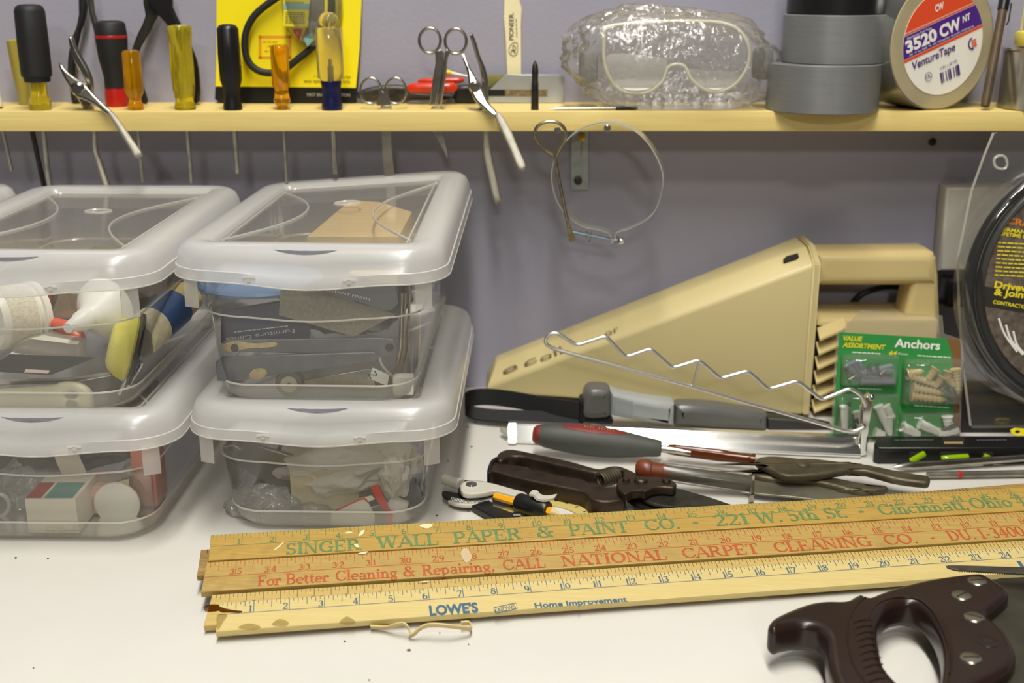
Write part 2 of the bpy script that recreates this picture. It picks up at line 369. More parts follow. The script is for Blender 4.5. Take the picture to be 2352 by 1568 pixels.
plate('left_shank', C_((650, 395), (690, 365), (718, 400), (716, 480), (690, 640), (655, 790), (606, 790), (632, 600), (655, 470)), yp(1.1765), .004, m_steel, th, .001)
plate('right_shank', C_((722, 400), (740, 360), (762, 395), (745, 440), (735, 560), (698, 790), (657, 790), (690, 640), (716, 490)), yp(1.1755), .004, m_steel, th, .001)
plate('blade', C_((625, 800), (702, 800), (705, 965), (745, 1130), (742, 1195), (722, 1148), (632, 975)), yp(1.1765), .003, m_steel, th, .0006)
slots.append((C_((600, 790), (710, 790)), 1.178))

# ------------------------------------------------------------------ two chrome pliers hung over the shelf edge
def hung_pliers(label, cf, jaw_a, grip_a, jaw_b, grip_b, pivot, bolt_r, slot, yv=1.174):
    th = thing('slip_joint_pliers', label, 'pliers', None)
    pc = pp(*cf(pivot)[0], yp(1.160)); pl = plane(pc, (1, 0, 0), (0, .55, 1)); plb = yp(yv)
    a = plate('front_arm', cf(*jaw_a), pl, .006, m_steel, th, .0022, sm=3)
    plate('knurled_grip', cf(*grip_a), pl, .0078, m_knurl, a, .003, sm=3, lift=.0009)
    b = plate('rear_arm', cf(*jaw_b), plb, .006, m_steel, th, .002, sm=3)
    plate('rear_grip', cf(*grip_b), yp(yv+.001), .008, m_knurl, b, .003, sm=3)
    q = pc+Vector((0, -.001, 0)); lathe('pivot_bolt', q+Vector((0, .012, 0)), q-Vector((0, .0015, 0)), [(0, bolt_r*MP), (.85, bolt_r*MP), (1, bolt_r*.7*MP)], m_steel, th, 20)
    slots.append((cf(*slot), yv-.003))
hung_pliers('knurled steel pliers hung over the shelf edge beside the black and red ratchet handle', A_,
    [(482, 525), (512, 530), (560, 590), (640, 655), (700, 690), (790, 790), (880, 880), (940, 935), (900, 960), (800, 880), (700, 830), (630, 800), (585, 730), (530, 640)],
    [(890, 930), (930, 922), (980, 980), (1060, 1095), (1140, 1210), (1185, 1275), (1168, 1300), (1122, 1308), (1080, 1240), (1000, 1110), (930, 1000)],
    [(568, 322), (602, 313), (650, 430), (740, 590), (772, 700), (770, 800), (765, 900), (700, 910), (640, 820), (620, 760), (700, 740), (715, 690), (655, 590), (600, 470)],
    [(690, 880), (765, 880), (775, 1000), (802, 1110), (806, 1250), (850, 1380), (905, 1540), (950, 1640), (900, 1660), (850, 1545), (790, 1340), (772, 1200), (765, 1110), (700, 980)], (650, 745), 16, [(690, 890), (775, 890)])
hung_pliers('knurled steel pliers hung over the shelf edge beside the surgical scissors', C_,
    [(848, 402), (874, 408), (915, 500), (950, 560), (1000, 650), (1050, 760), (1120, 840), (1090, 875), (1000, 795), (945, 740), (905, 640), (890, 530)],
    [(1100, 850), (1140, 842), (1210, 950), (1280, 1110), (1336, 1245), (1275, 1262), (1210, 1110), (1130, 940)],
    [(908, 262), (932, 254), (962, 320), (990, 420), (1025, 500), (1048, 590), (1050, 700), (1048, 790), (985, 800), (960, 700), (1000, 640), (985, 520), (955, 420)],
    [(985, 790), (1048, 790), (1052, 965), (1065, 1100), (1090, 1230), (1148, 1495), (1128, 1520), (1092, 1525), (1040, 1310), (1010, 1150), (1008, 965)], (950, 655), 14, [(985, 795), (1058, 795)])

# ------------------------------------------------------------------ tools leaning behind on the wall
th = thing('cutting_pliers', 'black gripped pliers leaning at the wall with one bare steel arm', 'pliers')
plate('black_grip', A_((650, -80), (710, -80), (718, 60), (690, 200), (640, 320), (610, 450), (600, 600), (630, 760), (660, 870), (600, 872), (575, 740), (570, 560), (590, 400), (620, 260), (650, 120)), yp(1.226), .010, m_rubber, th, .004, sm=2)
plate('steel_arm', A_((715, -80), (765, -80), (790, 100), (845, 300), (870, 460), (880, 600), (860, 600), (835, 480), (800, 330), (745, 130)), yp(1.214), .006, m_steel, th, .002, sm=2)
th = thing('tin_snips', 'dark grey tin snips with splayed arms leaning behind the yellow screwdriver', 'snips')
plate('left_arm', A_((1195, -60), (1420, -60), (1415, 40), (1310, 140), (1250, 260), (1180, 380), (1150, 470), (1160, 600), (1200, 750), (1230, 858), (1180, 858), (1130, 740), (1095, 560), (1100, 420), (1150, 280), (1215, 130)), yp(1.226), .007, m_dsteel, th, .002, sm=2)
plate('right_arm', A_((1210, -60), (1420, -60), (1440, 60), (1500, 190), (1570, 330), (1640, 500), (1665, 660), (1665, 850), (1610, 850), (1620, 700), (1590, 540), (1510, 370), (1400, 210), (1290, 90)), yp(1.217), .007, m_black, th, .002, sm=2)
# yellow blister card
m_card = mat('yellow_card', (238, 218, 16), .35)
pl = plane((0, 1.2435, SHELF_T), (1, 0, 0), (0, .06, 1)); pl = plane((0, 1.232, SHELF_T), (1, 0, 0), (0, .055, 1))
th = thing('blister_card', 'yellow and black blister card with a bent black hose standing against the wall', 'package')
plate('card', B_((172, -150), (1392, -150), (1388, 0), (1372, 400), (1340, 736), (164, 724), (172, 400)), pl, .0008, m_card, th, .0002)
plate('black_strip', B_((164, 724), (1340, 736), (1337, 840), (1310, 864), (190, 850), (158, 830)), pl, .0014, mat('black_card', (24, 24, 22), .3), th, .0002, lift=.0003)
P3 = lambda cf, pts, pl, lift=0.: [pp(*q, pl)+pl[3]*lift for q in cf(*pts)]
tube('black_hose', spline(P3(B_, [(760, -60), (640, 20), (510, 130), (440, 260), (425, 400), (460, 520), (540, 590), (640, 610), (740, 590), (860, 500), (960, 420), (1060, 320), (1130, 180), (1150, 20), (1130, -80)], pl, .0095), 4, False), 8.5*MP, m_rubber, th, 12)
m_blis = film('clear_blister', .86, (220, 220, 210), .08, .14, bump=.1)
bb = blob_bm((0, 0, 0), (1, 1, 1), 0., 1, 3)
c0 = pp(*B_((985, 20))[0], pl); bmesh.ops.transform(bb, matrix=Matrix.Translation(c0+Vector((0, -.010, 0))) @ Matrix.Diagonal((72*MP, .016, 105*MP, 1)), verts=bb.verts); obj('blister', bb, m_blis, th, 60)
plate('inner_label', B_((770, -60), (985, -60), (965, 230), (760, 222)), pl, .0006, mat('label_yellow', (222, 210, 40), .4), th, .0001, lift=.019)
plate('label_band', B_((768, 35), (978, 35), (975, 85), (766, 80)), pl, .0004, mat('label_cyan', (120, 170, 165), .5), th, .0001, lift=.0194)
plate('red_wedge', B_((830, 240), (915, 240), (880, 345)), pl, .003, m_red, th, .0004, lift=.016)
plate('gauge_body', B_((960, -40), (1080, -40), (1080, 200), (1000, 260), (930, 330), (890, 330), (940, 230)), pl, .006, mat('grey_plastic', (96, 94, 88), .4), th, .001, lift=.008)
plate('size_tag', B_((928, 325), (1000, 262), (1010, 330), (960, 392)), pl, .0006, mat('label_cyan', (120, 170, 165), .5), th, .0001, lift=.018)
m_orange = mat('orange_print', (226, 150, 20), .5)
for i, (a, b, c_, d_) in enumerate([(525, 298, 800, 322), (525, 470, 800, 494), (525, 298, 550, 494), (775, 298, 800, 494)]): plate('seal_border', B_((a, b), (c_, b), (c_, d_), (a, d_)), pl, .0003, m_orange, th, .00005, lift=.0002)
for p, q in (((560, 355), (690, 355)), ((600, 390), (660, 390)), ((575, 432), (680, 432))): dashes('seal_print', B_(p)[0], B_(q)[0], 4, pl, m_orange, th, .0004)
lettering('card_print', '• S                   de for', B_((992, 655))[0], B_((1300, 660))[0], 8.5, pl, mat('dark_print', (66, 60, 20), .6), th, lift=.0003)
lettering('card_print', 'easy opera               ions.', B_((905, 692))[0], B_((1296, 697))[0], 8.5, pl, MATS['dark_print'], th, lift=.0003)
lettering('strip_print', 'FIRST BRAK            ATION', B_((932, 805))[0], B_((1292, 808))[0], 7, pl, mat('grey_print', (170, 166, 156), .6), th, lift=.0006)
for k in range(7): dashes('label_print', B_((780, 30 if k == 0 else 95+k*17))[0], B_((940, 30 if k == 0 else 97+k*17))[0], 2.2, pl, MATS['dark_print'], th, .0198)
# red and black multi tool, small brush, scraper plate, paint stick, punch, pin
th = thing('utility_knife', 'dark folding tool with glossy red grips lying behind the scissors', 'knife')
yb = 1.222
def cap(name, cf, a, b, r, m, parent, y, z=None, n=20, sq=1.):
    p0 = py(*cf(a)[0], y); p1 = py(*cf(b)[0], y)
    pr = [(0, .2*r*MP), (.02, .6*r*MP), (.08, .92*r*MP), (.2, r*MP), (.8, r*MP), (.92, .92*r*MP), (.98, .6*r*MP), (1, .2*r*MP)]
    return lathe(name, p0, p1, pr, m, parent, n)
m_redor = mat('red_orange_grip', (200, 52, 20), .22)
cap('red_grip', C_, (440, 662), (822, 655), 12.5, m_redor, th, yb)
cap('red_grip', C_, (520, 612), (872, 600), 7, m_redor, th, yb+.012)
plate('dark_body', C_((75, 690), (200, 650), (350, 640), (450, 655), (460, 700), (760, 705), (800, 730), (760, 748), (100, 752)), yp(yb+.008), .012, m_dsteel, th, .003, sm=2)
plate('black_head', C_((790, 650), (900, 640), (960, 680), (960, 770), (800, 770)), yp(yb+.004), .016, m_black, th, .003)
th = thing('small_brush', 'little yellow tipped white brush lying above the red grips', 'brush')
lathe('yellow_tip', py(*C_((722, 540))[0], 1.2385), py(*C_((775, 550))[0], 1.2385), [(0, .001), (.2, 6*MP), (.7, 7*MP), (1, 5*MP)], mat('yellow_paint', (226, 206, 40), .4), th, 14)
lathe('white_stem', py(*C_((770, 549))[0], 1.2385), py(*C_((960, 585))[0], 1.2385), [(0, 5*MP), (.4, 3*MP), (1, 2.5*MP)], m_white, th, 12)
th = thing('scraper_plate', 'flat grey metal plate with a slot and cut corner leaning on the wall', 'plate')
plate('plate', C_((1040, 770), (1042, 690), (1180, 560), (1605, 560), (1625, 580), (1612, 772)), plane((0, 1.234, SHELF_T), (1, 0, 0), (0, .03, 1)), .0012, mat('brushed_plate', (186, 188, 188), .35, .7, var=.1, vs=30), th, .0003)
plate('slot_scale', C_((1176, 672), (1494, 672), (1494, 724), (1176, 722)), plane((0, 1.2336, SHELF_T), (1, 0, 0), (0, .03, 1)), .0006, mat('brass_dull', (128, 112, 82), .5, .4, var=.5, vs=300), th, .0001)
plate('slot_dark', C_((1050, 672), (1176, 672), (1176, 722), (1050, 722)), plane((0, 1.2336, SHELF_T), (1, 0, 0), (0, .03, 1)), .0006, m_black, th, .0001)
tag(box('wood_slip', py(*C_((1165, 558))[0], 1.241)+Vector((0, 0, -.006)), (.038, .004, .012), mat('olive_wood', (128, 122, 66), .6, var=.3, vs=80), bev=.0005), 'olive wooden slip standing behind the grey metal plate', 'wood strip')
th = thing('paint_stick', 'cream paint stirring stick printed PIONEER standing against the lilac wall', 'stick')
pl = plane((0, 1.2425, SHELF_T), (1, 0, 0), (0, .0, 1))
plate('stick', C_((1168, -120), (1284, -120), (1284, 0), (1302, 60), (1296, 200), (1298, 560), (1300, 765), (1192, 765), (1190, 525), (1180, 300), (1166, 130), (1170, 0)), pl, .0025, mat('cream_wood', (232, 222, 178), .5, var=.05, vs=60), th, .0008)
lettering('stick_print', 'PIONEER.', C_((1240, 302))[0], C_((1240, 96))[0], 10, pl, m_ink, th, bold=.02)
dashes('small_print', C_((1268, 280))[0], C_((1262, 132))[0], 2.4, pl, m_ink, th, .0002)
lg = spline(C_((1205, 390), (1215, 345), (1240, 320), (1268, 325), (1270, 370), (1262, 410), (1230, 418)), 3)
tube('logo', [pp(*q, pl)+pl[3]*.0002 for q in lg], .0003, m_ink, th, 6, True)
tube('logo', [pp(*q, pl)+pl[3]*.0002 for q in spline(C_((1222, 400), (1228, 375), (1245, 385), (1255, 360), (1240, 340), (1235, 360), (1248, 395), (1256, 390)), 4, False)], .0004, m_ink, th, 6)
th = thing('centre_punch', 'dark steel punch with spear point standing before the grey metal plate', 'punch')
_p = py(*C_((1400, 785))[0], 1.172); _p.z = SHELF_T; _t = Vector((_p.x, 1.172, SHELF_T+(785-412)/3.2673*KZ))
lathe('shank', _p, _p.lerp(_t, .55), [(0, 9*MP), (1, 8*MP)], m_dsteel, th, 10)
lathe('spear_point', _p.lerp(_t, .55), _t, [(0, 7.5*MP), (.2, 7*MP), (.45, 8*MP), (.75, 6.5*MP), (.92, 3*MP), (1, .4*MP)], m_dsteel, th, 10)
th = thing('nail_set', 'thin grey pin with dark end lying along the shelf front edge', 'pin')
_a = py(1262, 240, 1.166); _b = py(1465, 236, 1.17); _a.z = SHELF_T+.0015; _b.z = SHELF_T+.0019
lathe('pin', _a, _a.lerp(_b, .75), [(0, .0003), (.1, .0012), (1, .0015)], m_steel, th, 10); lathe('dark_end', _a.lerp(_b, .75), _b, [(0, .0018), (.9, .0019), (1, .0012)], m_dsteel, th, 10)

# ------------------------------------------------------------------ goggles in a bag
th = thing('safety_goggles', 'clear safety goggles with pale rim inside the crinkled plastic bag', 'goggles')
gp = [(498, 175), (560, 152), (760, 135), (1000, 128), (1200, 140), (1300, 185), (1352, 265), (1362, 340), (1340, 420), (1270, 510), (1170, 552), (1080, 530), (1010, 470), (975, 400), (925, 385), (872, 405), (845, 480), (770, 545), (680, 558), (590, 540), (525, 470), (492, 370), (490, 260)]
plg = plane(py(1560, 190, 1.178), (1, 0, 0), (0, -.12, 1))
gpath = [pp(*q, plg) for q in spline(D_(*gp), 3)]
tube('rim', gpath, 4.6*MP, mat('goggle_vinyl', (236, 232, 206), .25, trans=.2), th, 10, True)
back = [p+Vector((0, .028, .0))+(p-pp(1560, 150, plg))*.06 for p in gpath]
obj('side_skirt', loft([gpath, [(a+b)/2 for a, b in zip(gpath, back)], back], False, False), film('goggle_skirt', .72, (225, 222, 205), .12, .2), th, 60)
m_lens = film('goggle_lens', .86, (240, 238, 228), .03, .5, fres=1.5)
plate('lens', [q for q in D_(*[(p[0]*.985+14, p[1]*.97+8) for p in gp])], plg, .001, m_lens, th, .0003, sm=3, lift=.001)
m_lin = mat('reflection_white', (252, 250, 242), .18)  # bright reflection in the lower lenses, painted as white sheets behind the lens
for c_ in ([(505, 335), (640, 322), (800, 340), (868, 362), (850, 450), (790, 520), (690, 545), (590, 525), (530, 460)], [(985, 415), (1100, 420), (1310, 440), (1270, 500), (1175, 540), (1085, 520), (1020, 470)]):
    plate('lens_reflection', D_(*c_), plane(pp(*D_((700, 450))[0], plg)+Vector((0, .006, 0)), (1, 0, 0), (0, .45, 1)), .001, m_lin, th, .0003, sm=3)
for s_, u in ((-1, (395, 400)), (1, (1440, 380))): box('strap_lug', py(*D_(u)[0], 1.195), (.018, .02, .03), mat('lug_grey', (120, 118, 112), .5), th, bev=.004)
bagc = py(1545, 140, 1.188)
bm = blob_bm((0, 0, 0), (1, 1, 1), .0, 1, 5)
for v in bm.verts:
    p = v.co.copy(); k = 1+.10*noise.noise(p*2.2)+.10*abs(noise.noise(p*5.1+Vector((3, 1, 2))))+.05*abs(noise.noise(p*11+Vector((1, 5, 2))))
    ex = max(abs(p.x), .001); sgn = 1 if p.x > 0 else -1
    q = Vector((sgn*ex**.7*.101, p.y*.040, p.z*.049-(.008*p.x)))*k
    v.co = q+bagc
    if v.co.z < SHELF_T+.0006: v.co.z = SHELF_T+.0006
    if v.co.y > WALL_Y-.002: v.co.y = WALL_Y-.002
tag(obj('plastic_bag', bm, film('crinkled_bag', .86, (224, 222, 214), .12, .16, bump=1.0, bs=110, fres=1.35), None, 70), 'crinkled clear plastic bag around the goggles on the shelf', 'bag')

# ------------------------------------------------------------------ tape rolls, rod, can
def roll(name, label, cx, y, z0, R, r, h, m, core, group=None):
    th = thing(name, label, 'tape', group); x = py(cx, 200, y).x
    prof = [(r, 0), (R-.001, 0), (R, .0008), (R, h-.0008), (R-.001, h), (r, h), (r, 0)]
    ring = [[Vector((x+a*cos(t), y+a*sin(t), z0+b)) for a, b in prof[:-1]] for t in [2*pi*i/64 for i in range(64)]]
    bm = loft(ring+[ring[0]], False, False); bmesh.ops.remove_doubles(bm, verts=bm.verts, dist=1e-7); obj('tape_winding', bm, m, th, 40)
    ring = [[Vector((x+a*cos(t), y+a*sin(t), z0+b)) for a, b in ((r-.003, 0), (r, 0), (r, h), (r-.003, h))] for t in [2*pi*i/48 for i in range(48)]]
    bm = loft(ring+[ring[0]], False, False); bmesh.ops.remove_doubles(bm, verts=bm.verts, dist=1e-7); obj('core', bm, core, th, 40); return th
m_duct = mat('duct_tape', (128, 129, 128), .33, .35, var=.06, vs=30, bump=.25, bs=900, stretch=(1, 1, 14))
m_cc = mat('cardboard_core', (166, 140, 102), .8)
roll('duct_tape_roll', 'wide silver duct tape roll at the bottom of its pile, overhanging the shelf', 1890, 1.176, SHELF_T, .0535, .038, .0447, m_duct, m_cc)
roll('duct_tape_roll', 'silver duct tape roll between the wide silver roll and the black roll', 1905, 1.180, SHELF_T+.0448, .0480, .038, .0447, m_duct, m_cc)
roll('black_tape_roll', 'black tape roll on top of the silver duct tape pile', 1905, 1.180, SHELF_T+.0896, .0455, .038, .0485, m_black, m_cc)
th = thing('foil_tape_roll', 'aluminium foil tape roll on edge with a purple and white 3520CW disc label', 'tape')
ftn = Vector((sin(radians(24)), -cos(radians(24)), 0)); ftx = Vector((cos(radians(24)), sin(radians(24)), 0))
RT = .063; fc = py(2166, 98, 1.170); fc.z = SHELF_T+RT+.0002
plf = (fc, ftx, Vector((0, 0, 1)), ftn)
def disc(name, r0, r1, h, pl, m, parent, n=72, bev=.0006):
    o = [[(r1*cos(2*pi*i/n), r1*sin(2*pi*i/n)) for i in range(n)]]
    if r0: o.append([(r0*cos(2*pi*i/n), r0*sin(2*pi*i/n)) for i in range(n)])
    return plate(name, o, pl, h, m, parent, bev, px=False)
m_kraft = mat('tape_liner_edge', (168, 156, 122), .7, var=.12, vs=30)
disc('winding_edge', .03, RT-.0006, .0500, plf, m_kraft, th)
bm = lathe_bm(fc-ftn*.0008, fc-ftn*.0492, [(0, RT), (.001, RT+.0003), (.999, RT+.0003), (1, RT)], 72, cap=False); obj('foil_outside', bm, mat('aluminium_foil', (196, 196, 192), .3, .9, bump=.3, bs=90), th, 40)
RL = .0487; plL = (fc+ftn*.0003, ftx, Vector((0, 0, 1)), ftn)
rr_ = radians(19); Xr = ftx*cos(rr_)+Vector((0, 0, 1))*sin(rr_); Yr = Vector((0, 0, 1))*cos(rr_)-ftx*sin(rr_); plr = (fc+ftn*.0003, Xr, Yr, ftn)
disc('disc_label', 0, RL, .0004, (fc+ftn*.0005, ftx, Vector((0, 0, 1)), ftn), mat('label_white', (238, 234, 222), .4), th, bev=.0001)
def band(name, y0, y1, m, lift):
    n = 14; pts = []
    for i in range(n+1): a = y0+(y1-y0)*i/n; pts.append((sqrt(max(RL*RL*.998-a*a, 1e-9)), a))
    for i in range(n+1): a = y1+(y0-y1)*i/n; pts.append((-sqrt(max(RL*RL*.998-a*a, 1e-9)), a))
    plate(name, pts, (plr[0]+ftn*lift, Xr, Yr, ftn), .0002, m, th, .00005, px=False)
m_lor = mat('label_orange', (224, 78, 40), .45); m_pur = mat('label_purple', (78, 36, 132), .45)
band('orange_cap', .0245, .0470, m_lor, .0005); band('purple_band', .001, .0215, m_pur, .0005); band('orange_line', -.0022, .0004, m_lor, .0005); band('orange_line', .0222, .0236, m_lor, .0005)
def ltext(name, s, x, y, h, w, m, bold=0., shear=0.):
    me = text_mesh(s, 1., bold, shear); xs = [v.co.x for v in me.vertices]; k = w/(max(xs)-min(xs))
    me.transform(Matrix.Translation((-min(xs), 0, 0))); me.transform(Matrix.Diagonal((k, h/.69, 1, 1))); me.transform(frame_mat((plr[0]+Xr*x+Yr*y+ftn*.0009, Xr, Yr, ftn))); obj(name, me, m, th, 0)
ltext('number_print', '3520', -.0445, .0062, .0105, .038, m_wprint, .045); ltext('number_print', 'CW', -.003, .0062, .0105, .026, m_wprint, .045); ltext('number_print', 'NT', .0255, .0105, .006, .0105, m_wprint, .03, .2)
ltext('band_print', 'Aluminum Foil Tape', -.0415, .0180, .0022, .030, m_wprint); ltext('band_print', '-35 °F to 260 °F, All Weather Acrylic Adhesive', -.043, .0022, .0020, .081, m_wprint)
ltext('cap_print', 'CW', -.004, .0315, .006, .011, m_wprint, .04, .2)
m_ppr = mat('purple_print', (70, 46, 118), .5)
ltext('brand_print', 'VentureTape', -.0405, -.0115, .0072, .053, m_ppr, .02, .15); ltext('size_print', '2 IN. x 60 YD.', -.009, -.0235, .0026, .022, m_ppr)
ltext('mark_print', 'UL', -.027, -.026, .004, .006, m_ppr)
bars = []
for i, wv in enumerate((2, 1, 1, 3, 1, 2, 1, 1, 2, 3, 1, 2, 1, 1, 3, 1)): bars.append((i, wv))
x_ = -.010; bms = []
for i, wv in bars:
    if i % 2 == 0: bms.append(box_bm(plr[0]+Xr*(x_+wv*.0004)+Yr*(-.0315)+ftn*.0009, (wv*.00095, .0002, .0105), Matrix((Xr, -ftn, Yr)).transposed()))
    x_ += wv*.00095
obj('barcode', join(bms), m_ppr, th, 0)
for k in range(9):
    a = radians(100+k*20); c = plr[0]+Xr*(.034+.0052*cos(a))+Yr*(-.013+.0052*sin(a))+ftn*.0009
    box('flag_mark', c, (.0016, .0002, .0016), m_ppr, th, rot=Matrix((Xr, -ftn, Yr)).transposed(), bev=0)
for k in range(3): box('flag_stripe', plr[0]+Xr*.0355+Yr*(-.0105-.0027*k)+ftn*.0009, (.006, .0002, .0014), m_lor, th, rot=Matrix((Xr, -ftn, Yr)).transposed(), bev=0)
tube('mark_ring', [plr[0]+Xr*(-.024+.0042*cos(a))+Yr*(-.0245+.0042*sin(a))+ftn*.0008 for a in [2*pi*i/20 for i in range(20)]], .0002, m_ppr, th, 6, True)
th = thing('marking_pencil', 'dark brown stick with black clipped cap leaning beside the foil tape roll', 'stick')
_a = py(2258, 250, 1.100+.07); _a = Vector((_a.x, 1.166, SHELF_T+.004)); _b = py(*E_((1790, -60))[0], 1.166+.04)
lathe('brown_stick', _a, _a.lerp(_b, .86), [(0, .004), (.03, .0043), (1, .0043)], mat('dark_brown_wood', (82, 66, 42), .5, var=.3, vs=50), th, 12)
lathe('black_cap', _a.lerp(_b, .84), _b, [(0, .0052), (1, .0052)], m_black, th, 14)
tube('clip', [_a.lerp(_b, .9)+Vector((.006, -.003, 0)), _a.lerp(_b, .74)+Vector((.0065, -.003, 0)), _a.lerp(_b, .71)+Vector((.005, -.003, 0))], .0008, m_dsteel, th, 6)
th = thing('metal_can', 'bare metal can at the end of the shelf holding a bristle brush', 'can')
_c = py(2395, 240, 1.186); _c.z = SHELF_T
lathe('can_wall', _c, _c+Vector((0, 0, .058)), [(0, .041), (.02, .0425), (.95, .0425), (.97, .0435), (1, .043)], mat('tin_plate', (196, 192, 180), .25, .9, var=.35, vs=14, stretch=(6, 6, .3)), th, 48)
th = thing('paint_brush', 'yellow banded brush with pale bristles upright in the metal can', 'brush')
box('yellow_band', _c+Vector((.012, 0, .066)), (.086, .03, .015), mat('brush_yellow', (222, 204, 84), .5), th, bev=.004)
bms = []
for i in range(46):
    a = _c+Vector((-.028+.082*i/45, random.uniform(-.013, .012), .0735)); bms.append(tube_bm([a, a+Vector((random.uniform(-.002, .002), 0, random.uniform(.020, .028)))], [.0011, .0006], 5))
b = obj('bristles', join(bms), mat('bristle', (206, 190, 122), .7), th, 50); b['kind'] = 'stuff'

# ------------------------------------------------------------------ the shelf board itself, its bracket and what hangs on it
shape = [[(-.66, 0), (.66, 0), (.66, .0888), (-.66, .0888)]]
for x, y, r in holes:
    if abs(x) < .64: shape.append([(x+r*cos(2*pi*i/16), y-SHELF_Y+r*sin(2*pi*i/16)) for i in range(16)])
for (a, b), y in slots:
    xa = py(*a, y).x-.0015; xb = py(*b, y).x+.0025; shape.append([(xa, y-SHELF_Y-.001), (xb, y-SHELF_Y-.001), (xb, y-SHELF_Y+.013), (xa, y-SHELF_Y+.013)])
sh = plate('shelf_board', shape, plane((0, SHELF_Y, SHELF_T), (1, 0, 0), (0, 1, 0)), SHELF_T-SHELF_B, wood('pine', (228, 206, 132), (212, 186, 110), .5, (1.2, 30, 30), 7), None, .0008, px=False)
tag(sh, 'pale pine shelf board drilled with holes for the tools', 'shelf')
th = thing('shelf_bracket', 'grey metal angle bracket screwed to the wall under the shelf', 'bracket')
plate('wall_leg', F_((498, 206), (682, 206), (676, 834), (498, 834)), yp(1.2438), .003, m_galv, th, .0006)
box('shelf_leg', (py(*F_((590, 210))[0], 1.24).x, 1.215, SHELF_B-.0018), (.0165, .058, .003), m_galv, th)
_p = py(*F_((573, 740))[0], 1.241); lathe('screw', _p+Vector((0, .002, 0)), _p-Vector((0, .0015, 0)), [(0, .0042), (.7, .0042), (1, .002)], m_dsteel, th, 16)
_p = py(*F_((612, 295))[0], 1.241); lathe('brass_screw', _p+Vector((0, .002, 0)), _p-Vector((0, .002, 0)), [(0, .004), (.7, .004), (1, .0022)], mat('brass', (190, 150, 50), .3, 1.), th, 16)
tube('brass_wire', [py(*q, 1.2385) for q in F_((500, 350), (560, 320), (610, 300), (612, 400), (600, 500))], .0004, mat('brass_wire', (170, 126, 50), .4, .8), th, 6)
for (q, lb) in (((355, 205), 'small round headed nail in the shelf edge behind the looped steel hook'), ((862, 180), 'small round headed nail in the shelf edge holding the wire ring')):
    _p = py(*F_(q)[0], SHELF_Y); 
    tag(lathe('nail', _p+Vector((0, .006, 0)), _p-Vector((0, .016, 0)), [(0, .0012), (.83, .0012), (.84, .0034), (.97, .0034), (1, .0026)], m_steel, None, 14), lb, 'nail')
_p = py(2141, 326, WALL_Y); tag(lathe('screw_head', _p+Vector((0, .001, 0)), _p-Vector((0, .004, 0)), [(0, .004), (.6, .004), (1, .002)], m_dsteel, None, 14), 'dark screw head in the wall in the shelf shadow', 'screw')
th = thing('hose_clamp', 'large thin metal hose clamp ring hanging from a nail on the shelf edge', 'clamp')
ph = yp(1.147)
rp = spline([pp(*q, ph) for q in F_((935, 1370), (920, 1300), (885, 1258), (780, 1228), (660, 1205), (560, 1155), (450, 1055), (365, 930), (322, 780), (315, 640), (350, 480), (430, 350), (540, 245), (660, 175), (790, 138), (900, 130), (1050, 160), (1200, 240), (1330, 380), (1425, 560), (1456, 700), (1440, 850), (1380, 1020), (1280, 1130), (1100, 1220), (1000, 1250), (968, 1285), (970, 1340))], 4, False)
obj('band', ribbon_bm(rp, Vector((.0028, .009, .0010)), .0010), mat('bright_band', (214, 216, 212), .35, .9), th, 50)
tube('tightening_screw', [py(*q, 1.147) for q in F_((505, 1265), (985, 1362))], .0017, mat('zinc_blue', (150, 172, 186), .3, 1.), th, 12)
_p = py(*F_((990, 1355))[0], 1.147); lathe('screw_head', _p+Vector((-.001, .002, 0)), _p+Vector((.003, -.004, -.0005)), [(0, .0035), (.7, .004), (1, .0025)], m_chrome, th, 14)
obj('catch', ribbon_bm(spline([pp(*q, ph) for q in F_((660, 1205), (705, 1240), (712, 1290), (700, 1360), (665, 1362), (672, 1270))], 3, False), Vector((0, .008, 0)), .0012), m_galv, th, 50)
th = thing('looped_hook', 'bent steel hook with round loop and flattened foot hanging on the shelf edge', 'hook')
hp = spline([pp(*q, yp(1.140)) for q in F_((318, 480), (235, 420), (165, 350), (130, 265), (145, 190), (210, 145), (290, 130), (370, 145), (430, 200), (445, 270), (415, 350), (365, 435), (342, 500), (348, 580), (362, 650), (385, 770), (412, 900), (440, 1050), (468, 1170), (490, 1280))], 4, False)
tube('wire', hp, .0017, mat('worn_brassy_steel', (176, 164, 136), .3, 1., var=.3, vs=200), th, 10)
plate('flat_foot', F_((462, 1150), (480, 1150), (546, 1345), (535, 1362), (485, 1364), (468, 1290)), yp(1.1385), .002, mat('worn_brass_foot', (134, 118, 84), .45, .7, var=.3, vs=200), th, .0005)
# white outlet box and plug on the wall
th = thing('outlet_box', 'pale outlet box on the wall behind the round black coil package', 'outlet')
plate('cover', [(2174, 430), (2330, 428), (2320, 622), (2157, 622)], yp(1.222), .024, mat('outlet_cream', (206, 202, 190), .45), th, .003)
box('plug', py(2190, 668, 1.222), (.022, .026, .030), m_black, th, bev=.003)
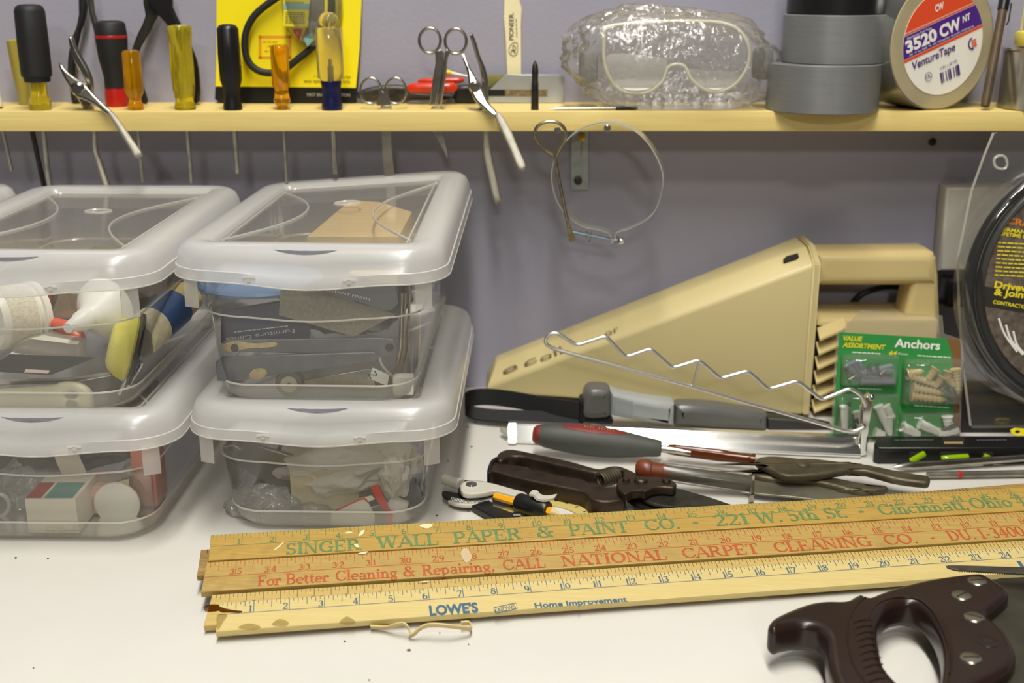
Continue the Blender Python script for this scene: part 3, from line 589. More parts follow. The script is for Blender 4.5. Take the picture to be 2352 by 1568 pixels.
# ------------------------------------------------------------------ clear storage boxes
f_body = film('clear_box_plastic', .905, (226, 224, 214), .10, .08, transl=.35)
f_base = film('milky_box_base', .60, (222, 219, 206), .2, .08, transl=.4)
f_rim = film('frosted_lid', .30, (244, 243, 240), .28, .12, transl=.45)
f_panel = film('clear_lid_panel', .80, (224, 221, 210), .12, .16, transl=.35)
f_lens = film('clear_thumb_window', .30, (104, 104, 116), .06, .3, transl=.1)
f_tab = film('milky_tab', .62, (232, 230, 222), .25, .08)
f_edge = film('milky_edge', .45, (236, 234, 224), .25, .10)
def rrect(hw, y0, y1, r, n=7):
    out = []
    for cx, cy, a0 in ((hw-r, y0+r, -90), (hw-r, y1-r, 0), (-hw+r, y1-r, 90), (-hw+r, y0+r, 180)):
        for i in range(n+1): a = radians(a0+90*i/n); out.append((cx+r*cos(a), cy+r*sin(a)))
    # extra points along the front edge so that it can dip
    k = [(-hw+r)+(2*hw-2*r)*i/12 for i in range(1, 12)]
    return out+[(x, y0) for x in k]
BOX_H, LID_L, LID_W, SK = .113, .325, .108, .026
def storage_box(label, org, yaw, pitch=0., warp=(0., 0., 0.), lid_only=False, H=BOX_H):
    """org: middle of the lid's front edge on the ground; warp lifts the lid's corners (left back, right back, right front)"""
    th = thing('storage_box', label, 'storage box', 'clear shoe boxes stacked on the bench')
    Mx = Matrix.Translation(Vector(org)) @ Matrix.Rotation(radians(yaw), 4, 'Z') @ Matrix.Rotation(radians(pitch), 4, 'X')
    dip = lambda x, y: -.0045*math.exp(-(x/.045)**2) if y < .03 else 0.
    def put(pts, z, dips=0., up=0.):
        out = []
        for x, y in pts:
            s, t = (x+LID_W)/(2*LID_W), y/LID_L
            zz = z+dips*dip(x, y)+up*(warp[0]*(1-s)*t+warp[1]*s*t+warp[2]*s*(1-t))
            out.append(Mx @ Vector((x, y, zz)))
        return out
    def sec(k, ins): return rrect(.078+k*.010-ins, .016-k*.008+ins, LID_L-.016+k*.008-ins, .030)
    if not lid_only:
        rings = [put(sec(.16, 0), .0185), put(sec(.2, 0), .0195), put(sec(.42, 0), H*.36), put(sec(.64, 0), H*.575, 1.), put(sec(.86, 0), H*.585, 1.), put(sec(1., 0), H-.013, 0, .8)]
        body = obj('body', loft(rings, False, False), f_body, th, 40)
        rb = [put(sec(-.35, .010), .0012), put(sec(-.12, .003), .0035), put(sec(0, 0), .009), put(sec(.16, 0), .0185)]
        obj('base', loft(rb, True, False), f_base, th, 40)
        for k, z, d in ((.17, .019, 0), (.75, H*.58, 1.)):
            pts = put(sec(k, -.0006), z, d); obj('ridge', tube_bm(pts, .0008, 5, True), f_edge, body, 60)
        for sx in (-1, 1):
            q = [(sx*.078, .0035), (sx*.098, .0075), (sx*.0965, .0075), (sx*.080, .0035)]
            c = [Mx @ Vector((a, b, z)) for z in (H-.049, H-.023) for a, b in ((sx*.0835, .005), (sx*.0955, .010), (sx*.0955, .0112), (sx*.0835, .0062))]
            obj('latch_tab', loft([c[:4], c[4:]]), f_tab, body, 30)
    def lr(ins, r=.036): return rrect(LID_W-ins, ins, LID_L-ins, max(r-ins, .006))
    rings = [put(lr(0), H-SK, 1.3, 1), put(lr(.0006), H-SK+.008, 1.2, 1), put(lr(.0016), H-SK+.0085, 1.1, 1), put(lr(.0030), H-.010, .8, 1), put(lr(.0058), H-.004, .5, 1), put(lr(.0105), H-.0008, .2, 1), put(lr(.016), H, 0, 1), put(lr(.027), H-.0008, 0, 1), put(lr(.0295), H-.002, 0, 1), put(lr(.031), H-.0055, 0, 1)]
    lid = obj('lid', loft(rings, False, False), f_rim, th, 50)
    obj('rim_edge', tube_bm(put(lr(0), H-SK, 1.3, 1), .0006, 5, True), f_edge, lid, 60)
    # clear panel of the lid, as a grid so that it follows the lid
    hw, y0, y1 = LID_W-.0308, .0308, LID_L-.0308; rings = []
    for j in range(13): rings.append(put([(-hw+2*hw*i/10, y0+(y1-y0)*j/12) for i in range(11)], H-.0056, 0, 1))
    obj('lid_panel', loft(rings, False, False, False), f_panel, lid, 60)
    for sx in (-1, 1):
        arc = [(sx*(hw-.002-.045*sin(pi*i/16)), y0+.02+(y1-y0-.04)*i/16) for i in range(17)]
        obj('panel_rib', tube_bm(put(arc, H-.0050, 0, 1), .0011, 6), f_edge, lid, 60)
    obj('panel_border', tube_bm(put(rrect(hw-.004, y0+.004, y1-.004, .008, 3), H-.005, 0, 1), .0010, 5, True), f_edge, lid, 60)
    obj('panel_mark', tube_bm(put(ell(.0, LID_L*.62, .012, .008, 16), H-.0052, 0, 1), .0009, 5, True), f_edge, lid, 60)
    prf = [(0., -.012), (.0058, -.004), (.0105, -.0008), (.016, 0.), (.027, -.0008), (.04, -.0008)]
    def rz(y):
        for (a, b), (c, d) in zip(prf, prf[1:]):
            if a <= y <= c: return b+(d-b)*(y-a)/(c-a)
        return 0.
    lens = ell(0, .0128, .029, .0072, 28)
    bm = loft([[put([q], H+rz(q[1])+.0002, .35, 1)[0] for q in [(a*k, .0128+(b-.0128)*k) for a, b in lens]] for k in (1., .75, .5, .25, .02)], False, True); obj('thumb_window', bm, f_lens, lid, 60)
    for x in (-.042, .034):
        c = put([(x, -.0006)], H-.020, 1.2, 1)[0]; bms = [box_bm(c, (.010, .0008, .0016)), box_bm(c-Vector((0, 0, .0018)), (.003, .0008, .003))]
        obj('catch_mark', join(bms), f_edge, lid, 0)
    return th
YAW = -1.2
GB = 'clear shoe boxes stacked on the bench'
bx_r = -.153
storage_box('clear storage box with white tissue and red striped card, below the sandpaper box', (bx_r, .871, 0), YAW)
storage_box('clear storage box of baggies, paper labels and pale parts carton, lower in its stack', (-.369, .851, 0), YAW)
TZ = BOX_H-.0062
storage_box('clear storage box of sandpaper and grey hinge arms with its lid sitting askew', (bx_r-.004, .875, TZ), YAW-.8, 0, (-.004, .013, -.002), H=.133)
storage_box('clear storage box with funnel, yellow foam pad and white bottle, upper in its stack', (-.376, .858, TZ), YAW, .0, (.0, .0, .0), H=.131)
storage_box('clear storage box whose lid corner shows beyond the funnel box', (-.600, .873, TZ), YAW, .0, (0, 0, 0), False, H=.131)
storage_box('clear storage box carrying the box with only a lid corner showing', (-.598, .871, 0), YAW, .0, (0, 0, 0), False)
# ------------------------------------------------------------------ what the boxes hold
m_kraftp = mat('kraft_paper', (190, 164, 120), .8, var=.12, vs=60)
m_tissue = film('white_tissue', .12, (240, 236, 224), .5, .02, transl=.4, bump=.6, bs=120)
m_bag = film('baggie', .72, (206, 206, 196), .12, .2, bump=.9, bs=110)
m_greyp = mat('grey_film', (108, 110, 104), .35, var=.3, vs=60)
def item(name, label, cat, o, group=None): return tag(o, label, cat, group or 'things kept in the clear boxes')
def pane(name, label, cat, pts, y, thick, m, lean=0., sm=0, bev=.0003):
    cx = sum(p[0] for p in pts)/len(pts); cy = sum(p[1] for p in pts)/len(pts)
    return item(name, label, cat, plate(name, pts, plane(py(cx, cy, y), (1, 0, 0), (0, lean, 1)), thick, m, None, bev, sm=sm))
# lower box under the sandpaper box
def crumple(name, label, cat, c, size, m, seed, amp=.3): return item(name, label, cat, obj(name, blob_bm(c, size, amp, 2.6, 4, seed), m, None, 30))
crumple('tissue_wad', 'crumpled white tissue wad under the lid beside the red striped card', 'tissue', py(*J_((1300, 690))[0], .975), (.056, .050, .018), m_tissue, 3.1)
crumple('tissue_wad', 'smaller white tissue wad at the side of the box below the sandpaper box', 'tissue', py(*J_((1690, 800))[0], .935), (.013, .02, .018), m_tissue, 5.7)
pane('paper_sheet', 'yellowed paper sheet standing behind the small baggie', 'paper', J_((845, 770), (1395, 750), (1400, 1120), (1050, 1160), (872, 1050)), .93, .0006, mat('yellowed_paper', (196, 184, 146), .8, var=.12, vs=40), .1)
th = thing('printed_card', 'white card with red stripe and black patch inside the box below the sandpaper box', 'card', 'things kept in the clear boxes')
pl = plane(py(*J_((1500, 1080))[0], .915), (1, 0, 0), (0, .12, 1))
plate('card', J_((1180, 1090), (1400, 985), (1500, 960), (1690, 1195), (1560, 1205), (1175, 1205)), pl, .0006, mat('card_white', (226, 220, 198), .6), th, .0001)
plate('red_stripe', J_((1492, 895), (1548, 868), (1700, 1185), (1630, 1198)), pl, .0006, mat('card_red', (206, 52, 34), .5), th, .0001, lift=.0004)
plate('black_patch', J_((1472, 1012), (1536, 985), (1560, 1030), (1495, 1050)), pl, .0006, m_black, th, .0001, lift=.0008)
plate('brown_patch', J_((1500, 1060), (1575, 1030), (1650, 1185), (1560, 1195)), pl, .0006, mat('card_olive', (108, 102, 66), .6, var=.3, vs=200), th, .0001, lift=.0007)
plate('red_curve', J_((1200, 1078), (1400, 985), (1445, 975), (1475, 1005), (1465, 1015), (1440, 990), (1402, 998), (1205, 1092)), pl, .0004, MATS['card_red'], th, .0001, lift=.0004)
lettering('print', '3', J_((1418, 1160))[0], J_((1400, 1130))[0], 7, pl, m_ink, th, lift=.0006)
for i, (u, v, sx, sd) in enumerate(((650, 1080, .030, 1.2), (1010, 1150, .024, 8.2))):
    crumple('parts_baggie', ('small clear baggie of screws leaning at the front of the tissue box', 'flat clear baggie beside the red striped card')[i], 'baggie', py(*J_((u, v))[0], .925), (sx, .016, .021-.008*i), m_bag, sd)
for k in range(9):
    p = py(*J_((560+22*k, 1110+random.uniform(-50, 60)))[0], .932+random.uniform(-.006, .006))
    item('loose_screw', 'small steel screw inside the clear baggie', 'screw', lathe('loose_screw', p, p+Vector((random.uniform(-.012, .012), .004, random.uniform(-.004, .010))), [(0, .0026), (.12, .0026), (.13, .0012), (1, .0006)], m_steel, None, 8), 'screws in the baggie')
pane('blister_pack', 'grey blister pack tilted under the white tissue', 'package', J_((370, 690), (500, 530), (880, 640), (990, 740), (830, 960)), .955, .006, film('pack_grey', .25, (126, 126, 116), .2, .2), .2, bev=.002)
item('dark_bottle', 'dark blue bottle standing at the side of the tissue box', 'bottle', lathe('dark_bottle', py(*J_((1790, 1180))[0], .95), py(*J_((1800, 830))[0], .95), [(0, .010), (.02, .012), (.7, .012), (.8, .007), (1, .006)], mat('dark_bottle', (34, 36, 52), .3), None, 20))
item('plastic_square', 'white square plastic square beside the dark bottle', 'plastic piece', box('plastic_square', py(*J_((1690, 1070))[0], .925), (.017, .01, .020), m_white, None, rot=Matrix.Rotation(.4, 3, 'Y'), bev=.002))
crumple('black_cloth', 'black cloth scrap at the bottom behind the baggies', 'cloth', Vector((-.16, 1.04, .026)), (.055, .055, .014), mat('dark_cloth', (44, 42, 40), .8), 2.2, .25)
# lower box of the other stack
th = thing('parts_carton', 'small white parts carton with teal and red end, upside down print', 'carton', 'things kept in the clear boxes')
c = py(*I_((545, 1290))[0], .905); c.z = .0175; box('carton', c, (.041, .05, .030), mat('carton_white', (222, 214, 194), .6), th, bev=.0006)
box('teal_panel', c+Vector((.006, -.008, .0152)), (.0225, .03, .0006), mat('carton_teal', (96, 146, 138), .6), th, bev=0); box('red_panel', c+Vector((-.014, -.008, .0152)), (.012, .03, .0006), mat('carton_red', (160, 52, 46), .6), th, bev=0)
pl = yp(c.y-.0252); m_rpr = mat('red_print', (190, 80, 70), .6)
lettering('print', '150  7/16 x 1 in.', I_((525, 1240))[0], I_((375, 1240))[0], 5, pl, m_rpr, th); lettering('print', '15 x 3-2', I_((730, 1240))[0], I_((600, 1240))[0], 5, pl, m_rpr, th)
dashes('print', I_((450, 1275))[0], I_((370, 1275))[0], 4, pl, m_rpr, th); dashes('print', I_((720, 1270))[0], I_((480, 1275))[0], 4, pl, MATS['carton_teal'], th)
c2 = py(*I_((900, 1260))[0], .935); c2.z = .014; item('small_carton', 'small pink and white carton behind the teal ended one', 'carton', box('small_carton', c2, (.040, .04, .022), mat('carton_pink', (206, 160, 144), .6, var=.2, vs=90), bev=.0006))
c2 = py(*I_((1255, 1150))[0], .945); c2.z = .032; item('pink_box', 'tall pink packet standing in the corner beside the coin case', 'packet', box('pink_box', c2, (.020, .03, .058), mat('packet_pink', (206, 136, 122), .6), bev=.001))
pane('paper_label', 'printed paper label behind the white disc', 'paper', I_((785, 925), (1055, 855), (1060, 1185), (880, 1170), (815, 1150)), .918, .0006, mat('label_paper', (216, 200, 160), .7, var=.1, vs=100), .1)
_p = py(*I_((955, 1062))[0], .913); item('white_disc', 'round white plastic disc leaning on the paper label', 'disc', lathe('white_disc', _p+Vector((0, .003, 0)), _p, [(0, .0190), (.8, .0190), (1, .0180)], m_white, None, 32))
th = thing('coin_tube', 'clear narrow case holding a coin, upright between the white disc and pink packet', 'case', 'things kept in the clear boxes')
c = py(*I_((1155, 1010))[0], .935); box('case', c, (.026, .016, .058), film('case_clear', .7, (214, 206, 180), .08, .25), th, bev=.001); _p = c+Vector((.002, -.004, .020)); lathe('coin', _p+Vector((0, .002, 0)), _p, [(0, .0085), (1, .0085)], mat('coin', (120, 120, 112), .4, .9), th, 24)
crumple('crystal_bag', 'clear bag of small glass pieces behind the teal ended carton', 'bag', py(*I_((300, 960))[0], .945), (.052, .022, .022), m_bag, 4.4, .22)
for k in range(34):
    p = py(*I_((80+random.uniform(0, 480), 880+random.uniform(0, 200)))[0], .94+random.uniform(0, .012)); r = random.uniform(.002, .0042)
    item('glass_bead', 'small clear glass bead inside the bag of glass pieces', 'bead', obj('glass_bead', blob_bm(p, (r, r, r), .3, 2, 1, k), film('bead_glass', .45, (220, 220, 214), .03, .5, fres=1.5), None, 0), 'beads in the bag of glass pieces')
item('clear_tube', 'clear plastic tube end beside the teal ended carton', 'tube', tube('clear_tube', [py(*q, .915) for q in I_(*ell(-20, 1070, 95, 95, 24))], .0018, f_edge, None, 8, True))
item('pale_strap', 'pale cloth strap hanging in front of the dark bag', 'strap', obj('pale_strap', ribbon_bm(spline([py(*q, .93) for q in I_((525, 600), (560, 700), (605, 800), (615, 870))], 4, False), Vector((.020, 0, .004)), .001), mat('strap_cream', (206, 194, 176), .8)))
pane('plastic_sheet', 'pale plastic sheet folded to a point above the white disc', 'plastic sheet', I_((470, 1005), (560, 920), (900, 820), (1090, 740), (1060, 830), (800, 940)), .93, .001, film('sheet_pale', .2, (206, 204, 186), .3, .1), .1)
crumple('dark_bag', 'dark grey plastic bag under the lid above the teal ended carton', 'bag', Vector((-.385, 1.03, .068)), (.058, .06, .016), mat('dark_bag', (78, 76, 72), .35, var=.3, vs=40), 6.1, .2)
crumple('dark_bag', 'dark grey plastic bag at the bottom behind the teal ended carton', 'bag', Vector((-.395, 1.00, .030)), (.054, .04, .016), mat('dark_bag', (78, 76, 72), .35, var=.3, vs=40), 9.3, .2)
# upper box with the funnel
Z2 = TZ+.0035
th = thing('white_bottle', 'white plastic bottle with printed label lying in the funnel box', 'bottle', 'things kept in the clear boxes')
_a = py(*G_((-60, 960))[0], .925); _b = py(*G_((235, 910))[0], .955)
lathe('bottle', _a, _b, [(0, .024), (.1, .0255), (.78, .0255), (.8, .0235), (.85, .0235), (.87, .0265), (1, .026)], m_white, th, 32)
lathe('label', _a.lerp(_b, .15), _a.lerp(_b, .72), [(0, .0258), (1, .0258)], mat('bottle_label', (214, 206, 182), .6, var=.25, vs=300, stretch=(1, 1, 6)), th, 32, cap=False)
th = thing('funnel', 'small white plastic funnel lying on its side over orange handles', 'funnel', 'things kept in the clear boxes')
_a = py(*G_((420, 1010))[0], .902); _b = py(*G_((690, 870))[0], .955)
lathe('cone', _a.lerp(_b, .42), _b, [(0, .0085), (.2, .012), (.45, .020), (.65, .0250), (.8, .0262), (.95, .0215), (1, .012)], mat('funnel_white', (226, 224, 216), .4), th, 32)
lathe('spout', _a, _a.lerp(_b, .46), [(0, .0042), (.1, .0048), (.55, .0070), (.6, .0082), (1, .0092)], MATS['funnel_white'], th, 24)
m_or = mat('orange_grip', (212, 78, 36), .3)
for i, (a, b) in enumerate((((250, 960), (430, 1000)), ((290, 985), (520, 1075)))):
    item('orange_handle', ('short orange plier handle reaching out from behind the white bottle', 'long orange plier handle under the white funnel')[i], 'handle', lathe('orange_handle', py(*G_(a)[0], .95), py(*G_(b)[0], .93+.012*i), [(0, .003), (.1, .005), (.9, .005), (1, .003)], m_or, None, 14), 'orange plier handles')
th = thing('glue_tube', 'dark blue cylinder with torn cream label lying along the funnel box', 'tube', 'things kept in the clear boxes')
_a = py(*G_((850, 1085))[0], .932); _b = py(*G_((1090, 880))[0], .985)
lathe('cylinder', _a.lerp(_b, .4), _b, [(0, .0165), (1, .0165)], mat('label_blue', (58, 82, 122), .35, var=.1, vs=30), th, 32); lathe('cream_label', _a, _a.lerp(_b, .44), [(0, .013), (.05, .0165), (1, .0168)], mat('label_cream', (206, 196, 162), .6, var=.2, vs=120), th, 32)
lathe('cap', _b, _b.lerp(_a, -.35), [(0, .0165), (.1, .015), (1, .014)], mat('cap_tan', (196, 176, 120), .5), th, 32)
th = thing('foam_pad', 'yellow foam polishing pad on a black backing disc', 'polishing pad', 'things kept in the clear boxes')
_p = py(*G_((775, 1130))[0], .92); ax = Vector((.80, .25, -.28)).normalized()
lathe('yellow_foam', _p-ax*.012, _p+ax*.006, [(0, .015), (.12, .019), (.5, .0245), (.9, .027), (1, .026)], mat('foam_yellow', (226, 218, 100), .8, bump=.4, bs=500), th, 32)
lathe('backing_disc', _p+ax*.006, _p+ax*.011, [(0, .027), (.3, .030), (.8, .030), (1, .026)], m_black, th, 32)
pane('plastic_case', 'clear flat plastic case with white card, under the funnel', 'case', G_((70, 1110), (185, 1065), (290, 1050), (500, 1095), (490, 1200), (80, 1165)), .918, .016, film('case_milky', .35, (206, 200, 186), .1, .25), .1, bev=.002)
pane('paper_slip', 'white slip in the flat plastic case', 'paper', G_((180, 1075), (270, 1052), (495, 1092), (480, 1112)), .9165, .0006, mat('slip_white', (226, 220, 202), .7), .6)
th = thing('black_card', 'black backing card with small red and white sticker at the bottom of the funnel box', 'card', 'things kept in the clear boxes')
pl = plane(py(*G_((200, 1240))[0], .908), (1, 0, 0), (0, .8, 1)); plate('card', G_((-30, 1230), (60, 1170), (600, 1190), (310, 1300), (-30, 1278)), pl, .0006, mat('card_black', (36, 34, 32), .3), th, .0001)
plate('sticker', G_((160, 1265), (310, 1272), (300, 1292), (150, 1284)), pl, .0004, mat('sticker_pale', (214, 186, 176), .5), th, .0001, lift=.0004)
th = thing('plastic_spatula', 'white plastic spatula with a thumb hole lying along the box front', 'spatula', 'things kept in the clear boxes')
plate('handle', [spline(G_((-60, 1400), (200, 1372), (330, 1360), (370, 1345), (450, 1345), (520, 1370), (558, 1420), (545, 1480), (500, 1490), (300, 1490), (-60, 1490)), 3), G_(*ell(435, 1430, 40, 22, 14))], plane(py(*G_((300, 1430))[0], .905), (1, 0, 0), (0, .25, 1)), .010, mat('handle_ivory', (214, 208, 176), .4), th, .003)
th = thing('steel_clip', 'shiny bent steel clip near the corner of the funnel box', 'clip', 'things kept in the clear boxes')
tube('wire', spline([py(*q, .906) for q in G_((740, 1420), (830, 1240), (850, 1215), (875, 1220), (870, 1250), (790, 1380))], 4, False), .0016, m_chrome, th, 8)
th = thing('steel_ruler', 'long shiny steel strips lying under the black card', 'strip', 'things kept in the clear boxes')
for k in range(2): plate('strip', G_((-20, 1340-14*k), (420, 1330-14*k), (690, 1290-12*k), (690, 1305-12*k), (430, 1350-14*k), (-20, 1362-14*k)), plane(py(*G_((300, 1340))[0], .915+.006*k), (1, 0, 0), (0, 1., 1)), .001, m_steel, th, .0003)
pane('red_sachet', 'dark red sachet behind the white bottle', 'packet', G_((245, 790), (330, 760), (320, 900), (270, 930)), .965, .002, mat('sachet_red', (138, 40, 40), .4), .1)
pane('sample_case', 'small clear case with brown button in the funnel box', 'case', G_((320, 900), (370, 770), (500, 790), (470, 950), (330, 950)), .958, .010, film('case_amber', .5, (186, 168, 132), .1, .3), .1, bev=.002)
crumple('dark_bundle', 'dark bundle of cord filling the back of the funnel box', 'cord bundle', Vector((-.372, 1.08, Z2+.046)), (.056, .070, .032), mat('bundle_dark', (72, 64, 56), .7, var=.4, vs=60), 1.9, .25)
# upper box with the sandpaper
th = thing('blue_disc', 'round blue plastic disc pressed up under the askew lid', 'disc', 'things kept in the clear boxes')
_p = py(*H_((580, 735))[0], .962); _p.z -= .0; lathe('disc', _p-Vector((0, 0, .004)), _p+Vector((0, 0, .001)), [(0, .050), (.5, .0515), (1, .050)], mat('disc_blue', (104, 132, 168), .4), th, 40)
pane('wood_block', 'tan wooden block under the clear lid panel', 'wood block', [(u, v) for u, v in H_((850, 480), (1110, 260), (1280, 270), (1480, 330), (1400, 480))], 1.06, .016, wood('block_tan', (196, 170, 118), (182, 152, 98), .6), 6.)
pane('wood_block', 'tan wooden block end seen through the front of the askew lidded box', 'wood block', H_((1100, 700), (1390, 700), (1385, 765), (1340, 775)), .925, .02, MATS['block_tan'], .1)
th = thing('sandpaper_sheet', 'folded black backed sandpaper with RESISTANT FINISH print', 'sandpaper', 'things kept in the clear boxes')
pl = plane(py(*H_((1100, 850))[0], .912), (1, 0, 0), (0, .15, 1))
plate('grit_face', H_((690, 800), (860, 790), (1340, 930), (1380, 950), (1130, 1080), (800, 985), (680, 950)), pl, .0012, mat('grit_grey', (126, 122, 106), .9, var=.18, vs=420), th, .0003)
pl2 = plane(py(*H_((1150, 820))[0], .909), (1, 0, 0), (0, .25, 1)); plate('backing', H_((820, 775), (960, 720), (1380, 760), (1400, 880), (1350, 925)), pl2, .0012, mat('backing_grey', (84, 84, 88), .6), th, .0003)
lettering('print', 'RESISTANT FINISH', H_((925, 795))[0], H_((1225, 862))[0], 5.5, pl2, mat('pale_print', (190, 190, 190), .6), th)
th = thing('glides_pack', 'dark blue pack printed Furniture Glides, upside down', 'package', 'things kept in the clear boxes')
pl = plane(py(*H_((560, 1030))[0], .918), (1, 0, 0), (0, .1, 1)); plate('pack', H_((330, 930), (690, 870), (860, 1000), (860, 1110), (330, 1120)), pl, .010, mat('pack_navy', (44, 48, 74), .4), th, .001)
lettering('print', 'Furniture Glides', H_((772, 1032))[0], H_((360, 1088))[0], 9, pl, MATS['pale_print'], th); dashes('print', H_((735, 1012))[0], H_((410, 1050))[0], 3, pl, MATS['pale_print'], th)
m_hinge = mat('hinge_grey', (116, 118, 120), .4, .5, col2=(96, 98, 102), vs=50); m_chip = mat('chipped_paint', (196, 172, 120), .6, var=.25, vs=200)
for i, (pts, y, lb) in enumerate((([(345, 1110), (400, 1098), (1290, 1085), (1370, 1095), (1395, 1140), (1380, 1195), (1300, 1200), (350, 1165)], .908, 'grey steel hinge arm with chipped paint at one end'), ([(300, 1230), (340, 1200), (1250, 1170), (1290, 1200), (1250, 1230), (380, 1350), (310, 1345)], .903, 'grey steel hinge arm lying slanted at the box front'))):
    th = thing('hinge_arm', lb, 'hinge', 'things kept in the clear boxes'); pl = plane(py(*H_(pts[0])[0], y), (1, 0, 0), (0, .15, 1)); plate('arm', H_(*pts), pl, .004, m_hinge, th, .001)
    if i == 0:
        plate('chipped_end', H_((345, 1125), (420, 1105), (540, 1120), (660, 1110), (655, 1140), (500, 1150), (400, 1168), (350, 1160)), pl, .0006, m_chip, th, .0001, sm=2, lift=.0003)
        for q in ((415, 1148), (1345, 1145)): p = pp(*H_(q)[0], pl); lathe('rivet', p, p-Vector((0, .0012, 0)), [(0, .0034), (1, .003)], m_dsteel, th, 14)
    else: plate('chipped_patch', H_((500, 1320), (530, 1275), (590, 1270), (610, 1300), (560, 1335)), pl, .0006, m_chip, th, .0001, sm=2, lift=.0003)
_p = py(*H_((742, 1365))[0], .9045); th = thing('caster_wheel', 'small grey caster wheel with pale hub under the hinge arms', 'wheel', 'things kept in the clear boxes')
lathe('tyre', _p+Vector((0, .010, 0)), _p, [(0, .0105), (.2, .0115), (.8, .0115), (1, .0105)], mat('tyre_grey', (92, 92, 86), .5), th, 28); lathe('hub', _p+Vector((0, .009, 0)), _p-Vector((0, .0006, 0)), [(0, .0072), (1, .0068)], mat('hub_pale', (176, 174, 140), .5), th, 24); lathe('axle', _p+Vector((0, .009, 0)), _p-Vector((0, .0012, 0)), [(0, .0014), (1, .0014)], m_dsteel, th, 12)
pane('steel_plate', 'flat steel plate with round hole beside the caster wheel', 'plate', H_((830, 1340), (1240, 1270), (1260, 1390), (840, 1390)), .908, .002, m_steel, .2)
th = thing('paper_tag', 'white paper tag with a handwritten N near the steel plate', 'tag', 'things kept in the clear boxes')
pl = plane(py(*H_((1280, 1320))[0], .9), (1, 0, 0), (0, .2, 1)); plate('tag', H_((1220, 1330), (1245, 1265), (1345, 1310), (1330, 1375)), pl, .0006, mat('tag_white', (216, 214, 204), .7), th, .0001); lettering('letter', 'N', H_((1232, 1335))[0], H_((1275, 1310))[0], 13, pl, m_ink, th)
item('white_block', 'small white plastic block in the front corner of the askew lidded box', 'block', box('white_block', py(*H_((1430, 1365))[0], .9105), (.017, .012, .016), m_white, bev=.002))
th = thing('steel_rods', 'thin brass and steel rods standing at the side of the askew lidded box', 'rod', 'things kept in the clear boxes')
for k, u in enumerate((1420, 1440, 1465)): tube('rod', [py(*q, .93+.01*k) for q in H_((u, 820), (u-10, 1150), (u-30, 1240))], .0012, m_steel, th, 8)
crumple('dark_bundle', 'dark bundle of cord filling the back of the askew lidded box', 'cord bundle', Vector((-.152, 1.075, Z2+.042)), (.056, .075, .030), mat('bundle_slate', (66, 68, 72), .7, var=.4, vs=60), 7.4, .25)
# ------------------------------------------------------------------ beige hand vacuum behind
m_beige = mat('beige_plastic', (200, 185, 134), .42, bump=.06, bs=900)
m_beige2 = mat('beige_handle_plastic', (202, 182, 126), .38)
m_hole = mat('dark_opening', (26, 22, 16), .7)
th = thing('hand_vacuum', 'beige wedge shaped appliance with carry handle and side vents behind the wire rack', 'appliance')
yN, yC, yB, yL = 1.148, 1.176, 1.236, 1.186
n0 = py(*U_((105, 992))[0], yL); n1 = py(*U_((2264, 192))[0], yN); r0 = py(*U_((168, 832))[0], yL+.018); r1 = py(*U_((2188, 66))[0], yC)
zb = .004
x1 = n1.x+.001; x0 = n0.x; b0 = py(*U_((105, 1012))[0], yL).z
def vsec(x, zr, zt, cut=0., yn=yN, yc=yC, yb=yB, z0=zb): return [Vector((x, yn, z0)), Vector((x, yn, zr)), Vector((x+cut, yc, zt)), Vector((x+cut, yb-.016, zt)), Vector((x, yb, zr)), Vector((x, yb, z0))]
bm = loft([vsec(x0, n0.z, r0.z, r0.x-x0, yL, yL+.018, yB+.006, b0-.004), vsec(x1, n1.z, r1.z, -.002)])
bmesh.ops.bevel(bm, geom=bm.edges[:], offset=.0035, segments=3, affect='EDGES', profile=.5)
obj('body', bm, m_beige, th, 40)
plt = plane(n1, (r0-r1)*-1, (r1-n1))   # the sloping shoulder
plt = plane(n1+plt[3]*0, (n1-n0), (r1-n1))
m_logo = mat('logo_grey', (108, 92, 66), .5)
pll_ = plane(n0, n1-n0, r0-n0); plm = plane(n0.lerp(n1, .38), n1-n0, r0.lerp(r1, .38)-n0.lerp(n1, .38))
for s_, a, b, h in (('e', (222, 925), (320, 878), 16), ('c', (362, 872), (445, 832), 16), ('oll', (468, 838), (612, 775), 15), ('or', (895, 672), (985, 632), 13)): lettering('logo', s_, U_(a)[0], U_(b)[0], h, plm if s_ == 'or' else pll_, m_logo, th, bold=.0, lift=.0016)
plate('switch_slot', U_((2062, 165), (2085, 142), (2160, 122), (2166, 142), (2150, 158), (2065, 184)), plt, .002, m_hole, th, .0003, lift=.0012)
bm = loft([vsec(x1-.001, n1.z+.001, r1.z+.001), vsec(x1+.006, n1.z+.001, r1.z+.001)]); bmesh.ops.bevel(bm, geom=bm.edges[:], offset=.0015, segments=2, affect='EDGES'); obj('flange', bm, m_beige, th, 40)
hy = 1.172
plate('handle', V_((240, 128), (1090, 119), (1142, 140), (1160, 200), (1164, 384), (240, 386)), yp(hy), .046, m_beige2, th, .010, res=4)
plate('handle_post', V_((1000, 150), (1150, 170), (1166, 300), (1184, 760), (880, 760), (925, 545), (955, 400)), yp(hy+.003), .040, m_beige2, th, .006, res=3)
pz_ = lambda q, y: py(*V_(q)[0], y)
a = pz_((256, 640), 1.16); b = pz_((1184, 640), 1.16)
bm = box_bm(((a.x+b.x)/2, 1.200, (a.z+zb)/2), (b.x-a.x, .070, a.z-zb), None, .004); obj('motor_housing', bm, m_beige2, th, 35)
a = pz_((262, 690), 1.158); b = pz_((392, 1385), 1.158)
